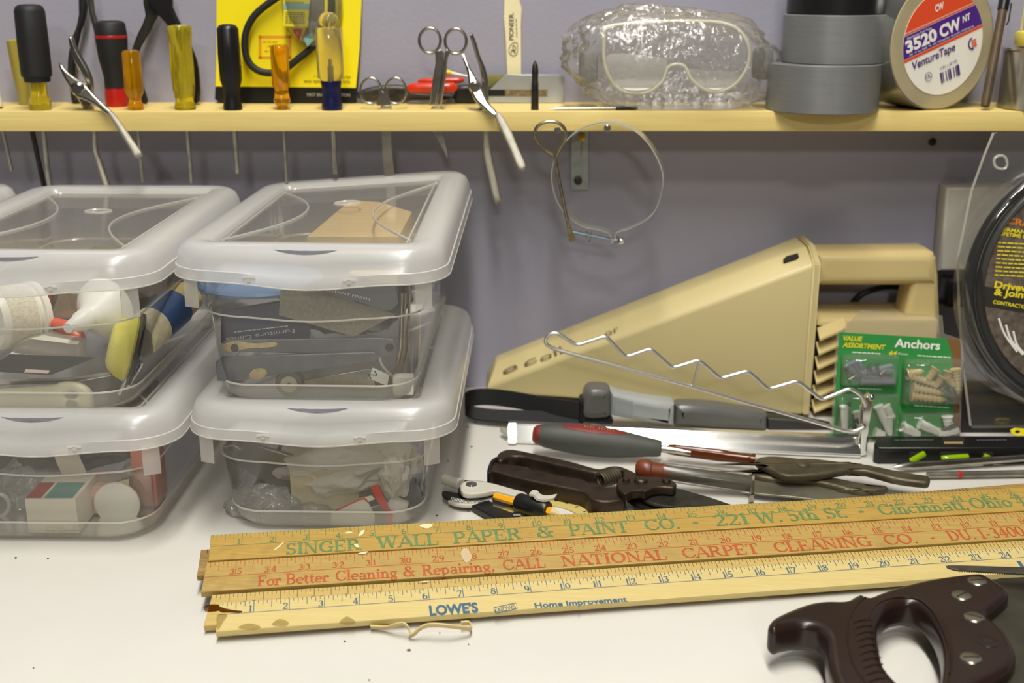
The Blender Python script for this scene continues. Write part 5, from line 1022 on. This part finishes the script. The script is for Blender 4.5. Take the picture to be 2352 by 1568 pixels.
th = thing('steel_driver', 'paint flecked steel shaft running under the bright one towards the yardsticks', 'screwdriver')
a = pz(*M_((975, 1362))[0], .004); b = pz(*M_((1950, 1345))[0], .004); lathe('shaft', a, b, [(0, .0032), (1, .0034)], mat('flecked_steel', (150, 146, 132), .35, .9, var=.4, vs=60), th, 14); c = b+(b-a).normalized()*.09; lathe('handle', b, c, [(0, .005), (.05, .008), (.9, .010), (1, .007)], mat('brown_handle', (90, 44, 26), .4), th, 20)
p = a.lerp(b, .23); lathe('red_fleck', p, p+(b-a)*.06, [(0, .0030), (.5, .0036), (1, .0030)], m_red, th, 12)
# ------------------------------------------------------------------ slab serif letters made of strokes
TK, TN = .17, .075
def _l(x0, y0, x1, y1, w=TK, s=''): return ('l', x0, y0, x1, y1, w, s)
def _a(cx, cy, rx, ry, a0, a1, w=TK): return ('a', cx, cy, rx, ry, a0, a1, w)
V2 = 'bt'
GL = {
 'A': (.86, [_l(.06, 0, .42, 1, TN, 'b'), _l(.42, 1, .80, 0, TK, 'b'), _l(.2, .34, .64, .34, TN)]),
 'B': (.80, [_l(.18, 0, .18, 1, TK, V2), _a(.40, .75, .24, .22, -90, 90), _l(.18, .97, .42, .97, TN), _l(.18, .52, .42, .52, TN), _a(.42, .27, .28, .24, -90, 90), _l(.18, .03, .42, .03, TN)]),
 'C': (.86, [_a(.48, .5, .38, .46, 40, 320), _l(.78, .70, .78, 1., TN), _l(.8, .2, .8, .3, TN)]),
 'D': (.88, [_l(.18, 0, .18, 1, TK, V2), _a(.36, .5, .40, .46, -90, 90), _l(.18, .97, .38, .97, TN), _l(.18, .03, .38, .03, TN)]),
 'E': (.78, [_l(.18, 0, .18, 1, TK, V2), _l(.1, .97, .68, .97, TN), _l(.18, .5, .52, .5, TN), _l(.1, .03, .70, .03, TN), _l(.66, .97, .66, .74, TN), _l(.50, .38, .50, .62, TN), _l(.68, .03, .68, .28, TN)]),
 'F': (.74, [_l(.18, 0, .18, 1, TK, V2), _l(.1, .97, .68, .97, TN), _l(.18, .5, .52, .5, TN), _l(.66, .97, .66, .74, TN), _l(.50, .38, .50, .62, TN)]),
 'G': (.92, [_a(.48, .5, .38, .46, 40, 320), _l(.78, .70, .78, 1., TN), _l(.76, .05, .76, .44, TK), _l(.60, .44, .92, .44, TN)]),
 'I': (.40, [_l(.2, 0, .2, 1, TK, V2)]),
 'L': (.74, [_l(.18, 0, .18, 1, TK, V2), _l(.1, .03, .66, .03, TN), _l(.64, .03, .64, .34, TN)]),
 'N': (.92, [_l(.15, 0, .15, 1, TN, V2), _l(.15, 1, .75, 0, TK), _l(.75, 0, .75, 1, TN, 't')]),
 'O': (.94, [_a(.47, .5, .38, .46, 0, 360)]),
 'P': (.76, [_l(.18, 0, .18, 1, TK, V2), _a(.40, .72, .26, .25, -90, 90), _l(.18, .97, .42, .97, TN), _l(.18, .47, .42, .47, TN)]),
 'R': (.86, [_l(.18, 0, .18, 1, TK, V2), _a(.40, .74, .25, .23, -90, 90), _l(.18, .97, .42, .97, TN), _l(.18, .50, .42, .50, TN), _l(.42, .5, .74, 0, TK, 'b')]),
 'S': (.70, [_a(.35, .73, .23, .23, 30, 270), _a(.35, .27, .25, .23, 90, -150), _l(.56, .74, .56, 1., TN), _l(.1, 0, .1, .28, TN)]),
 'T': (.80, [_l(.4, 0, .4, 1, TK, 'b'), _l(.06, .97, .74, .97, TN), _l(.08, .97, .08, .72, TN), _l(.72, .97, .72, .72, TN)]),
 'U': (.88, [_l(.18, 1, .18, .32, TK, 'T'), _a(.44, .32, .26, .29, 180, 360), _l(.70, .32, .70, 1, TN, 't')]),
 'W': (1.16, [_l(.08, 1, .32, 0, TK, 'T'), _l(.32, 0, .56, 1, TN), _l(.56, 1, .80, 0, TK), _l(.80, 0, 1.04, 1, TN, 't')]),
 '&': (.92, [_a(.40, .76, .18, .20, -20, 200), _l(.24, .70, .80, 0, TK), _a(.36, .27, .27, .24, 130, 330), _l(.20, .42, .54, .64, TN), _l(.58, .12, .74, .46, TN), _l(.60, .48, .88, .48, TN)]),
 'a': (.62, [_l(.46, 0, .46, .42, TK, 'b'), _a(.28, .42, .19, .20, 0, 150, .12), _a(.27, .17, .18, .16, 0, 360, .12)]),
 'c': (.56, [_a(.30, .31, .24, .28, 45, 315)]),
 'e': (.58, [_a(.30, .31, .24, .28, 0, 310), _l(.08, .34, .52, .34, TN)]),
 'g': (.60, [_a(.27, .40, .19, .19, 0, 360, .13), _a(.28, -.06, .23, .14, 0, 360, .11), _l(.14, .20, .40, .09, .10), _l(.40, .56, .56, .60, TN)]),
 'h': (.68, [_l(.15, 0, .15, 1, TK, 'bT'), _a(.34, .34, .17, .24, 0, 180, .13), _l(.51, 0, .51, .36, TK, 'b')]),
 'i': (.34, [_l(.17, 0, .17, .60, TK, 'bT'), _a(.17, .82, .055, .055, 0, 360, .11)]),
 'l': (.34, [_l(.17, 0, .17, 1, TK, 'bT')]),
 'n': (.70, [_l(.15, 0, .15, .60, TK, 'bT'), _a(.34, .34, .17, .24, 0, 180, .13), _l(.51, 0, .51, .36, TK, 'b')]),
 'o': (.62, [_a(.31, .31, .24, .28, 0, 360)]),
 'p': (.66, [_l(.15, -.28, .15, .60, TK, 'bT'), _a(.33, .31, .22, .28, -150, 150, .13)]),
 'r': (.52, [_l(.15, 0, .15, .60, TK, 'bT'), _a(.36, .36, .18, .22, 55, 170, .11), _a(.44, .50, .05, .05, 0, 360, .10)]),
 't': (.44, [_l(.18, .10, .18, .82, TK), _l(.04, .58, .38, .58, TN), _a(.29, .14, .11, .12, 180, 330, .10)]),
 '0': (.66, [_a(.33, .5, .25, .46, 0, 360)]), '1': (.46, [_l(.23, 0, .23, 1, TK, 'b'), _l(.23, .97, .08, .84, TN)]),
 '2': (.66, [_a(.32, .72, .23, .24, 160, -30), _l(.50, .58, .10, .06, .13), _l(.08, .05, .58, .05, .10), _l(.58, .05, .58, .22, TN)]),
 '3': (.64, [_a(.30, .74, .21, .22, 150, -90), _a(.29, .27, .25, .24, 90, -150)]),
 '4': (.68, [_l(.44, 0, .44, 1, TK, 'b'), _l(.44, 1, .06, .30, TN), _l(.06, .30, .62, .30, TN)]),
 '5': (.64, [_l(.15, .97, .54, .97, .10), _l(.15, .97, .13, .52, TN), _a(.29, .30, .25, .28, 120, -150)]),
 '6': (.66, [_a(.33, .30, .23, .27, 0, 360), _a(.48, .46, .40, .50, 110, 190)]),
 '7': (.62, [_l(.08, .95, .56, .95, .11), _l(.56, .95, .24, 0, .14), _l(.08, .95, .08, .78, TN)]),
 '8': (.64, [_a(.32, .75, .19, .21, 0, 360, .14), _a(.32, .27, .24, .24, 0, 360)]), '9': (.66, [_a(.33, .70, .23, .27, 0, 360), _a(.18, .54, .40, .50, -70, 10)]),
 '.': (.30, [_a(.14, .07, .04, .04, 0, 360, .12)]), ',': (.30, [_a(.14, .07, .04, .04, 0, 360, .12), _l(.17, .05, .10, -.16, TN)]), '-': (.46, [_l(.1, .36, .36, .36, .13)]), '·': (.3, [_l(.06, .42, .24, .42, .16)]), ' ': (.42, []),
}
def glyph_quads(ch):
    w, st = GL[ch]; out = []
    for s in st:
        if s[0] == 'l':
            _, x0, y0, x1, y1, wd, sf = s; dx, dy = x1-x0, y1-y0; L = sqrt(dx*dx+dy*dy) or 1
            # thickness measured across (horizontal for stems)
            if abs(dy) > abs(dx)*.6: nx, ny = wd/2, 0
            else: nx, ny = -dy/L*wd/2, dx/L*wd/2
            out.append([(x0-nx, y0-ny), (x0+nx, y0+ny), (x1+nx, y1+ny), (x1-nx, y1-ny)])
            lo, hi = ((x0, y0), (x1, y1)) if y0 < y1 else ((x1, y1), (x0, y0))
            for f in sf:
                c = lo if f == 'b' else hi; k = wd/2+.085; y = c[1]+(0 if f == 'b' else -.065)
                x = c[0]; xl = x-k; xr = x+(k if f != 'T' or ch in 'WU' else wd/2)
                out.append([(xl, y), (xr, y), (xr, y+.065), (xl, y+.065)])
        else:
            _, cx, cy, rx, ry, a0, a1, wd = s; n = max(4, int(abs(a1-a0)/22)); P = []
            for i in range(n+1):
                a = radians(a0+(a1-a0)*i/n); k = (TN*.9+(wd-TN*.9)*abs(cos(a))**1.3) if wd > .11 else wd
                P.append(((cx+(rx+k*.42)*cos(a), cy+(ry+k*.42)*sin(a)), (cx+(rx-k*.58)*cos(a), cy+(ry-k*.58)*sin(a))))
            for (o0, i0), (o1, i1) in zip(P, P[1:]): out.append([i0, o0, o1, i1])
    return w, out
def serif_quads(s):
    x = 0; out = []
    for ch in s:
        w, q = glyph_quads(ch); out += [[(x+a, b) for a, b in f] for f in q]; x += w
    return x, out
def quads_bm(quads, O, X, Y, sx, sy):
    bm = bmesh.new(); N = X.cross(Y)
    for k, f in enumerate(quads):
        off = N*(.00002*(k % 5))
        try: bm.faces.new([bm.verts.new(O+X*(a*sx)+Y*(b*sy)+off) for a, b in f])
        except ValueError: pass
    return bm
# ------------------------------------------------------------------ bundle of yardsticks, lying tilted
AR, G_T, E_T = .143, -.003, radians(14)
_X = Vector((cos(AR)*cos(G_T), sin(AR)*cos(G_T), sin(G_T))); _h = Vector((-sin(AR), cos(AR), 0)); _n = _X.cross(_h); _Y = _h*cos(E_T)+_n*sin(E_T)
PLS = plane((-.2, .76, .0165), _X, _Y)
STK = .0052
def yardstick(label, far_l, near_l, dir_a, dir_b, n_between, m, lift=0., base=None, ink=None, num=None, step=8, zero=None, ends=None, digits=True, width=None, tick_mat=None, clip=None, ratio=(1, .62, .42, .24), tlen=None):
    """far_l, near_l: photo points of the left end's corners; dir_a, dir_b: photo points n_between inches apart on the rule line"""
    pl = (PLS[0]+PLS[3]*lift, PLS[1], PLS[2], PLS[3])
    a = pp(*dir_a, pl); b = pp(*dir_b, pl); d = (b-a).normalized(); w = pl[3].cross(d).normalized(); inch = (b-a).length/n_between
    F = pp(*far_l, pl); Nn = pp(*near_l, pl)
    loc = lambda p: ((p-a).dot(d), (p-a).dot(w))
    fx, fy = loc(F); nx, ny = loc(Nn)
    if width: ny = fy-width*inch
    Lg = 36*inch+.004
    th = thing('yardstick', label, 'yardstick', 'yardsticks in the bundle on the bench')
    lp = (a, d, w, pl[3])
    plate('stick', [[(nx, ny), (nx+Lg, ny), (fx+Lg, fy), (fx, fy)]], lp, STK, m, th, .0005, px=False)
    im = ink; bms = []; top = pl[3]*.00012
    if ink:
        tq = []; tw = inch*.016; T = tlen*inch if tlen else fy
        bot = 0 if not tlen else fy-T
        if not tlen: tq.append([(min(nx, fx)+.001, -tw*.6), (Lg*.999+min(nx, fx), -tw*.6), (Lg*.999+min(nx, fx), tw*.6), (min(nx, fx)+.001, tw*.6)])
        z = zero if zero is not None else 0
        for i in range(1, 36*step):
            x = (i/step-z)*inch
            if x > .62/1 or (clip and not clip(x/inch)): continue
            k = 0 if i % step == 0 else 1 if i % (step//2) == 0 else 2 if i % max(step//4, 1) == 0 else 3
            ln = T*ratio[k]; h = tw*(.62 if k else .7); tq.append([(x-h, fy-ln), (x+h, fy-ln), (x+h, fy-.0004), (x-h, fy-.0004)])
        obj('rule_marks', quads_bm(tq, a+top, d, w, 1, 1), tick_mat or ink, th, 0)
        if num:
            s_ = inch*.25; y0 = fy*.08
            for i in range(1, 36):
                x = (i-z)*inch; sd = str(num(i)); allq = []
                if x > .62: break
                if len(sd) == 1:
                    wq, q = serif_quads(sd); allq += [[(x-wq*s_-.03*inch+p*s_, y0+r*s_) for p, r in f] for f in q]
                else:
                    wq, q = serif_quads(sd[0]); allq += [[(x-wq*s_-.02*inch+p*s_, y0+r*s_) for p, r in f] for f in q]
                    wq, q = serif_quads(sd[1]); allq += [[(x+.03*inch+p*s_, y0+r*s_) for p, r in f] for f in q]
                obj('inch_number', quads_bm(allq, a+top*1.6, d, w, 1, 1), ink, th, 0)
    return th, lp, inch, (fx, fy, nx, ny)
def print_words(th, pl, words, p0, p1, hpx, m, serif=True):
    """each word is stretched between two photo columns along the line p0-p1"""
    sl = (p1[1]-p0[1])/(p1[0]-p0[0]); N = pl[3]
    for s, u0, u1 in words:
        a = pp(u0, p0[1]+(u0-p0[0])*sl, pl); b = pp(u1, p0[1]+(u1-p0[0])*sl, pl); d = (b-a).normalized(); w = N.cross(d)
        t = pp(u0, p0[1]+(u0-p0[0])*sl-hpx, pl); h = (t-a).dot(w)
        W, q = serif_quads(s); obj('printed_word', quads_bm(q, a+N*.0002, d, w, (b-a).length/W, h), m, th, 0)
w_old = wood('old_varnished_wood', (180, 149, 74), (162, 128, 56), .35, (2, 60, 60), 9, (104, 84, 48), (.60, .80))
w_red = wood('worn_stick_wood', (180, 152, 84), (162, 132, 66), .4, (2, 60, 60), 9, (112, 96, 58), (.56, .78))
w_pale = wood('pale_stick_wood', (204, 186, 124), (194, 172, 106), .45, (2, 60, 60), 9)
w_third = wood('straw_stick_wood', (192, 166, 98), (178, 150, 82), .45, (2, 60, 60), 9)
w_under = wood('under_stick_wood', (176, 146, 78), (130, 98, 44), .5, (4, 60, 60), 9, (74, 52, 26), (.42, .66))
i_green = mat('green_ink', (96, 124, 74), .6, var=.15, vs=200); i_red = mat('red_ink', (176, 82, 40), .6, var=.18, vs=150); i_blue = mat('blue_ink', (60, 94, 118), .6, var=.15, vs=200); i_brown = mat('brown_ink', (112, 92, 52), .6)
# the stick beneath, showing its end and its far edge
yardstick('bare ended yardstick beneath the green printed one with dark marks along its edge', (461.5, 1262), (453, 1312), (468, 1239), (2352, 1089), 26.6, w_under, -STK-.0012, ink=mat('burnt_marks', (78, 52, 24), .7), step=8, width=1.12, tlen=.2, ratio=(1, 1, 1, 1), digits=False)
S1, S2 = (555, 1250.6), (1934.5, 1168)
th, lp, inch, c = yardstick('green printed SINGER WALL PAPER yardstick, farthest back in the bundle', (484.5, 1228), (478.5, 1287), S1, S2, 19, w_old, 0., ink=i_green, num=lambda i: i, zero=1)
print_words(th, PLS, [('SINGER', 655, 829), ('WALL', 868, 1010), ('PAPER', 1042, 1200), ('&', 1234, 1276), ('PAINT', 1310, 1448), ('CO.', 1484, 1566), ('·', 1592, 1612), ('221', 1644, 1726), ('W.', 1742, 1802), ('5th', 1815, 1884), ('St.', 1900, 1950), ('·', 1976, 1994), ('Cincinnati,', 2024, 2230), ('Ohio', 2236, 2330), ('4', 2341, 2362)], (660, 1273.6), (2280, 1166), 26, i_green)
m_paint = mat('paint_fleck', (214, 204, 160), .6)
for pts in (((1500, 300), (1535, 292), (1570, 300), (1520, 312)), ((1625, 330), (1650, 285), (1682, 280), (1672, 310), (1640, 335)), ((2200, 235), (2260, 218), (2330, 225), (2290, 262), (2230, 255)), ((1620, 500), (1680, 482), (1715, 484), (1670, 508)), ((1580, 415), (1610, 408), (1632, 440), (1600, 440)), ((820, 468), (905, 395), (915, 400), (850, 458))): plate('paint_fleck', O_(*pts), PLS, .0003, m_paint, th, .0001, sm=3, lift=.00035)
th, lp, inch, c = yardstick('red printed NATIONAL CARPET CLEANING yardstick in the middle of the bundle', (474.8, 1291), (461.5, 1359), (540.3, 1320.9), (2153.7, 1218), 22, w_red, -.0004, ink=i_red, num=lambda i: 36-i, zero=1)
print_words(th, (PLS[0]-PLS[3]*.0004, PLS[1], PLS[2], PLS[3]), [('For', 590, 646), ('Better', 656, 756), ('Cleaning', 770, 914), ('&', 926, 956), ('Repairing,', 970, 1138), ('CALL', 1156, 1256), ('NATIONAL', 1292, 1536), ('CARPET', 1570, 1748), ('CLEANING', 1782, 2006), ('CO.', 2036, 2112), ('-', 2140, 2156), ('DU.', 2184, 2246), ('1-3400', 2256, 2360)], (595, 1346), (2300, 1234.5), 24, i_red)
P_c = crop(900, 1120, 3.92)
plate('worn_patch', P_c((620, 590), (650, 545), (690, 560), (720, 620), (700, 660), (660, 670)), PLS, .0002, film('worn_pink', .5, (222, 204, 168), .5, .0, transl=0., fres=1.01), th, .0001, sm=3, lift=.0001)
plate('paint_fleck', P_c((230, 850), (290, 838), (345, 838), (300, 850)), PLS, .0003, m_paint, th, .0001, lift=.0002)
th, lp, inch, c = yardstick('straw coloured yardstick with fine brown marks half under the front one', (487, 1365.5), (468, 1437), (488, 1365.3), (2352, 1240), 26.0, w_third, -.0014, ink=i_brown, step=8, tlen=.36, ratio=(1, 1, .6, .42), zero=0)
for i in range(1, 26):
    sd = str(36-i); x = i*inch-.1*inch; bmsq = []
    for j, ch in enumerate(sd):
        wq, q = serif_quads(ch); bmsq += [[(x+(j*.28-.02)*inch+p*inch*.2, c[1]-.56*inch+r*inch*.2) for p, r in f] for f in q]
    obj('inch_number', quads_bm(bmsq, lp[0]+lp[3]*.0002, lp[1], lp[2], 1, 1), i_brown, th, 0)
th, lp, inch, c = yardstick("pale yardstick with blue LOWE'S print at the front of the bundle", (505, 1384.5), (495.5, 1450), (582.2, 1405.7), (2313.2, 1282), 23, w_pale, .0040, ink=i_blue, num=lambda i: i, zero=1)
plL_ = (PLS[0]+PLS[3]*.0040, PLS[1], PLS[2], PLS[3])
lettering('maker_print', "LOWE'S", P_c((342, 1148))[0], P_c((782, 1116))[0], 21, plL_, i_blue, th, bold=.045)
lettering('slogan_print', 'Home Improvement', P_c((1290, 1081))[0], P_c((2122, 1022))[0], 11, plL_, i_blue, th, bold=.03)
kx = [pp(*q, plL_)+plL_[3]*.0002 for q in P_c((918, 1080), (1118, 1036), (1130, 1086), (938, 1135))]
tube('badge_frame', kx, .0003, i_blue, th, 4, True)
lettering('badge_print', 'KNOWS', P_c((936, 1130))[0], P_c((1122, 1086))[0], 11, plL_, i_blue, th, bold=.01)
plate('maker_stroke', [(2334, 1288), (2343, 1288), (2354, 1303), (2345, 1303)], plL_, .0002, i_blue, th, .00005, lift=.0002)
f_burn = film('scorch', 1., (60, 36, 12), .6, .0, tint=(.62, .50, .36), transl=0., fres=1.01); f_dirt = film('grime', 1., (60, 50, 34), .7, 0., tint=(.87, .85, .80), transl=0., fres=1.01)
for pts, m_ in ((((300, 1040), (310, 1005), (360, 1020), (440, 1035), (520, 1045), (500, 1062), (400, 1060), (330, 1060)), f_burn), (((480, 1205), (560, 1165), (640, 1170), (700, 1200), (620, 1225)), f_dirt), (((1440, 1160), (1490, 1105), (1530, 1100), (1600, 1150), (1540, 1175)), f_dirt), (((280, 1080), (380, 1080), (340, 1150), (290, 1225)), f_dirt), (((800, 1180), (870, 1120), (960, 1150), (930, 1190)), f_dirt)): plate('stain', O_(*pts), plL_, .0001, m_, th, .00003, sm=3, lift=.00025)
pl3 = (PLS[0]-PLS[3]*.0014, PLS[1], PLS[2], PLS[3]); plate('stain', O_((176, 990), (300, 985), (305, 1040), (172, 1050)), pl3, .0001, f_burn, th, .00003, sm=3, lift=.00025)
# wooden packing strip that keeps the back of the bundle up
_q = lambda x, y, z: PLS[0]+PLS[1]*x+PLS[2]*y-Vector((0, 0, z))
for k, (yy_, dn) in enumerate(((.030, .0), (.058, .0))):
    p = PLS[0]+PLS[1]*.42+PLS[2]*yy_; h = p.z-2*STK-.0062
    o = box('yardstick', (p.x, p.y, h/2), (.80, .024, h), w_third, rot=rotz(degrees(AR)), bev=.0005)
    tag(o, ('plain wooden strip beneath the middle of the yardstick bundle', 'plain wooden strip beneath the back of the yardstick bundle')[k], 'wood strip'); o.name = 'wood_strip'
# rubber band
rb = [((420, 350), .004), ((560, 358), .004), ((660, 352), .0055), ((760, 322), .009), ((860, 308), .0105), ((920, 350), .009), ((945, 410), .006), ((950, 465), .0035), ((1010, 440), .0055), ((1080, 375), .009), ((1180, 330), .0115), ((1300, 322), .0125), ((1500, 340), .0115), ((1680, 362), .0085), ((1760, 370), .0065), ((1780, 345), .006), ((1745, 295), .006), ((1640, 300), .006)]
rp = spline([pz(*W_(q)[0], z) for q, z in rb], 4, False)
tag(obj('rubber_band', ribbon_bm(rp, [Vector((0, -.0036, .0046))]*len(rp), .0010), mat('tan_rubber', (196, 178, 122), .5, sub=.1), None, 60), 'tan rubber band curling out from under the front yardstick', 'rubber band')

# ------------------------------------------------------------------ hand saw
m_saw = mat('brown_bakelite', (38, 25, 20), .28, var=.2, vs=30); m_blade = mat('saw_blade', (92, 90, 76), .4, .75, var=.35, vs=22)
th = thing('hand_saw', 'hand saw with dark brown moulded handle and slotted steel screws', 'saw')
HZ = .0335
out = [(95, 660), (120, 600), (200, 553), (300, 510), (450, 458), (600, 437), (740, 437), (800, 425), (850, 395), (890, 382), (940, 385), (985, 402), (1080, 365), (1250, 310), (1450, 260), (1650, 225), (1850, 200), (1960, 195), (2040, 222), (2180, 308), (2222, 350), (2205, 405), (2110, 490), (2030, 560), (2080, 605), (2200, 715), (2275, 850), (2285, 940), (2230, 1040), (2100, 1120), (1950, 1200), (1800, 1300), (1600, 1400), (1300, 1480), (1000, 1450), (800, 1330), (690, 1184), (640, 1050), (615, 900), (605, 790), (560, 710), (480, 668), (380, 655), (250, 672), (150, 695)]
inn = [(1060, 690), (1090, 590), (1140, 510), (1220, 462), (1330, 450), (1440, 488), (1530, 580), (1600, 710), (1640, 860), (1640, 1010), (1600, 1184), (1500, 1290), (1380, 1270), (1250, 1160), (1130, 1020), (1085, 880)]
plate('handle', [spline(S_(*out), 3), spline(S_(*inn), 3)], zp(HZ), .0225, m_saw, th, .0062, res=4, smooth=60)
for k in range(10):
    t = k/9; a = (832+90*t+25*t*t, 660+470*t+60*t*t); b = (1005+95*t+55*t*t, 628+462*t+50*t*t)
    q = [pz(*z, HZ-.0001) for z in S_(a, ((a[0]+b[0])/2, (a[1]+b[1])/2-14), b)]; tube('grip_ridge', spline(q, 3, False), [.0002, .0007, .0009, .001, .0009, .0007, .0002], m_saw, th, 6)
tube('grip_line', [pz(*z, HZ-.0001) for z in spline(S_((955, 430), (880, 490), (820, 590), (795, 700), (800, 850), (840, 1000), (900, 1110), (970, 1200)), 3, False)], .0008, m_saw, th, 6)
tube('grip_line', [pz(*z, HZ-.0001) for z in spline(S_((985, 610), (1020, 530), (1090, 470), (1200, 432), (1330, 428), (1450, 465), (1560, 570), (1640, 720), (1690, 900), (1690, 1100)), 3, False)], .0006, m_saw, th, 6)
m_scr = mat('screw_steel', (176, 172, 152), .3, 1., bump=.1, bs=300)
for (q, ang) in (((1940, 285), .1), ((1803, 413), .5), ((1913, 605), -.45), ((1885, 967), .05)):
    p = pz(*S_(q)[0], HZ); r = .0067
    s1 = lathe('screw', p-Vector((0, 0, .001)), p+Vector((0, 0, .0012)), [(0, r), (.5, r), (.85, r*.9), (1, r*.55)], m_scr, th, 28)
    d = Vector((cos(ang), sin(ang)*1.3, 0)).normalized(); obj('screw_slot', ribbon_bm([p-d*r*.75+Vector((0, 0, .0011)), p+d*r*.75+Vector((0, 0, .0011))], Vector((-d.y, d.x, 0))*.0011, .0004), m_dsteel, s1, 0)
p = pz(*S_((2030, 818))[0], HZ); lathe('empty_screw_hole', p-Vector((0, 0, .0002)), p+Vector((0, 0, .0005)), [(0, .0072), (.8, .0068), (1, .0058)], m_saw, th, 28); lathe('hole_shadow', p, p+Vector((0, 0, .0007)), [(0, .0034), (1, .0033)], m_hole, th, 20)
plate('blade', S_((2010, 300), (2140, 258), (2400, 246), (3200, 225), (3200, 1900), (1700, 1700), (1700, 700)), zp(HZ-.0105), .0012, m_blade, th, .0003)
th = thing('keyhole_saw_blade', 'narrow toothed saw blade tip lying over the front yardstick', 'saw blade')
bl = crop(2050, 1230, 7.788)
up = [(958, 535), (1000, 524), (1120, 524), (1500, 532), (1900, 545), (2352, 555), (2800, 570)]; dn = []
x = 2800
while x > 1200: dn += [(x, 690-(2352-x)*.055), (x-12, 672-(2352-x)*.06)]; x -= 42
plate('toothed_blade', bl(*(up+dn+[(1180, 612), (1080, 590), (985, 560)])), zp(.0362), .0014, mat('grey_file_steel', (112, 108, 100), .4, .85, var=.3, vs=60), th, .0003)
# crumbs
bms = []
for u, v, r in ((939, 1492, 3.4), (792, 1472, 2.2), (77, 1533, 1.4), (1010, 1453, 1.2), (1074, 980, 2), (1092, 968, 2), (1083, 1025, 2), (1029, 1058, 1.6), (1075, 1173, 1.6), (36, 1280, 2), (110, 1282, 1.6), (1003, 1183, 2.2), (515, 1163, 1.6), (848, 1561, 1.5), (1076, 1479, 1.2)):
    p = pz(u, v, .0006); k = r*mpp(p)*1.2; bms.append(blob_bm(p+Vector((0, 0, 0)), (k*1.3, k, .0006), .3, 2, 1, u))
o = obj('crumbs', join(bms), mat('crumb_brown', (112, 82, 52), .8), None, 30); tag(o, 'scattered brown crumbs and specks on the white bench', 'crumbs', None, 'stuff')
settle()
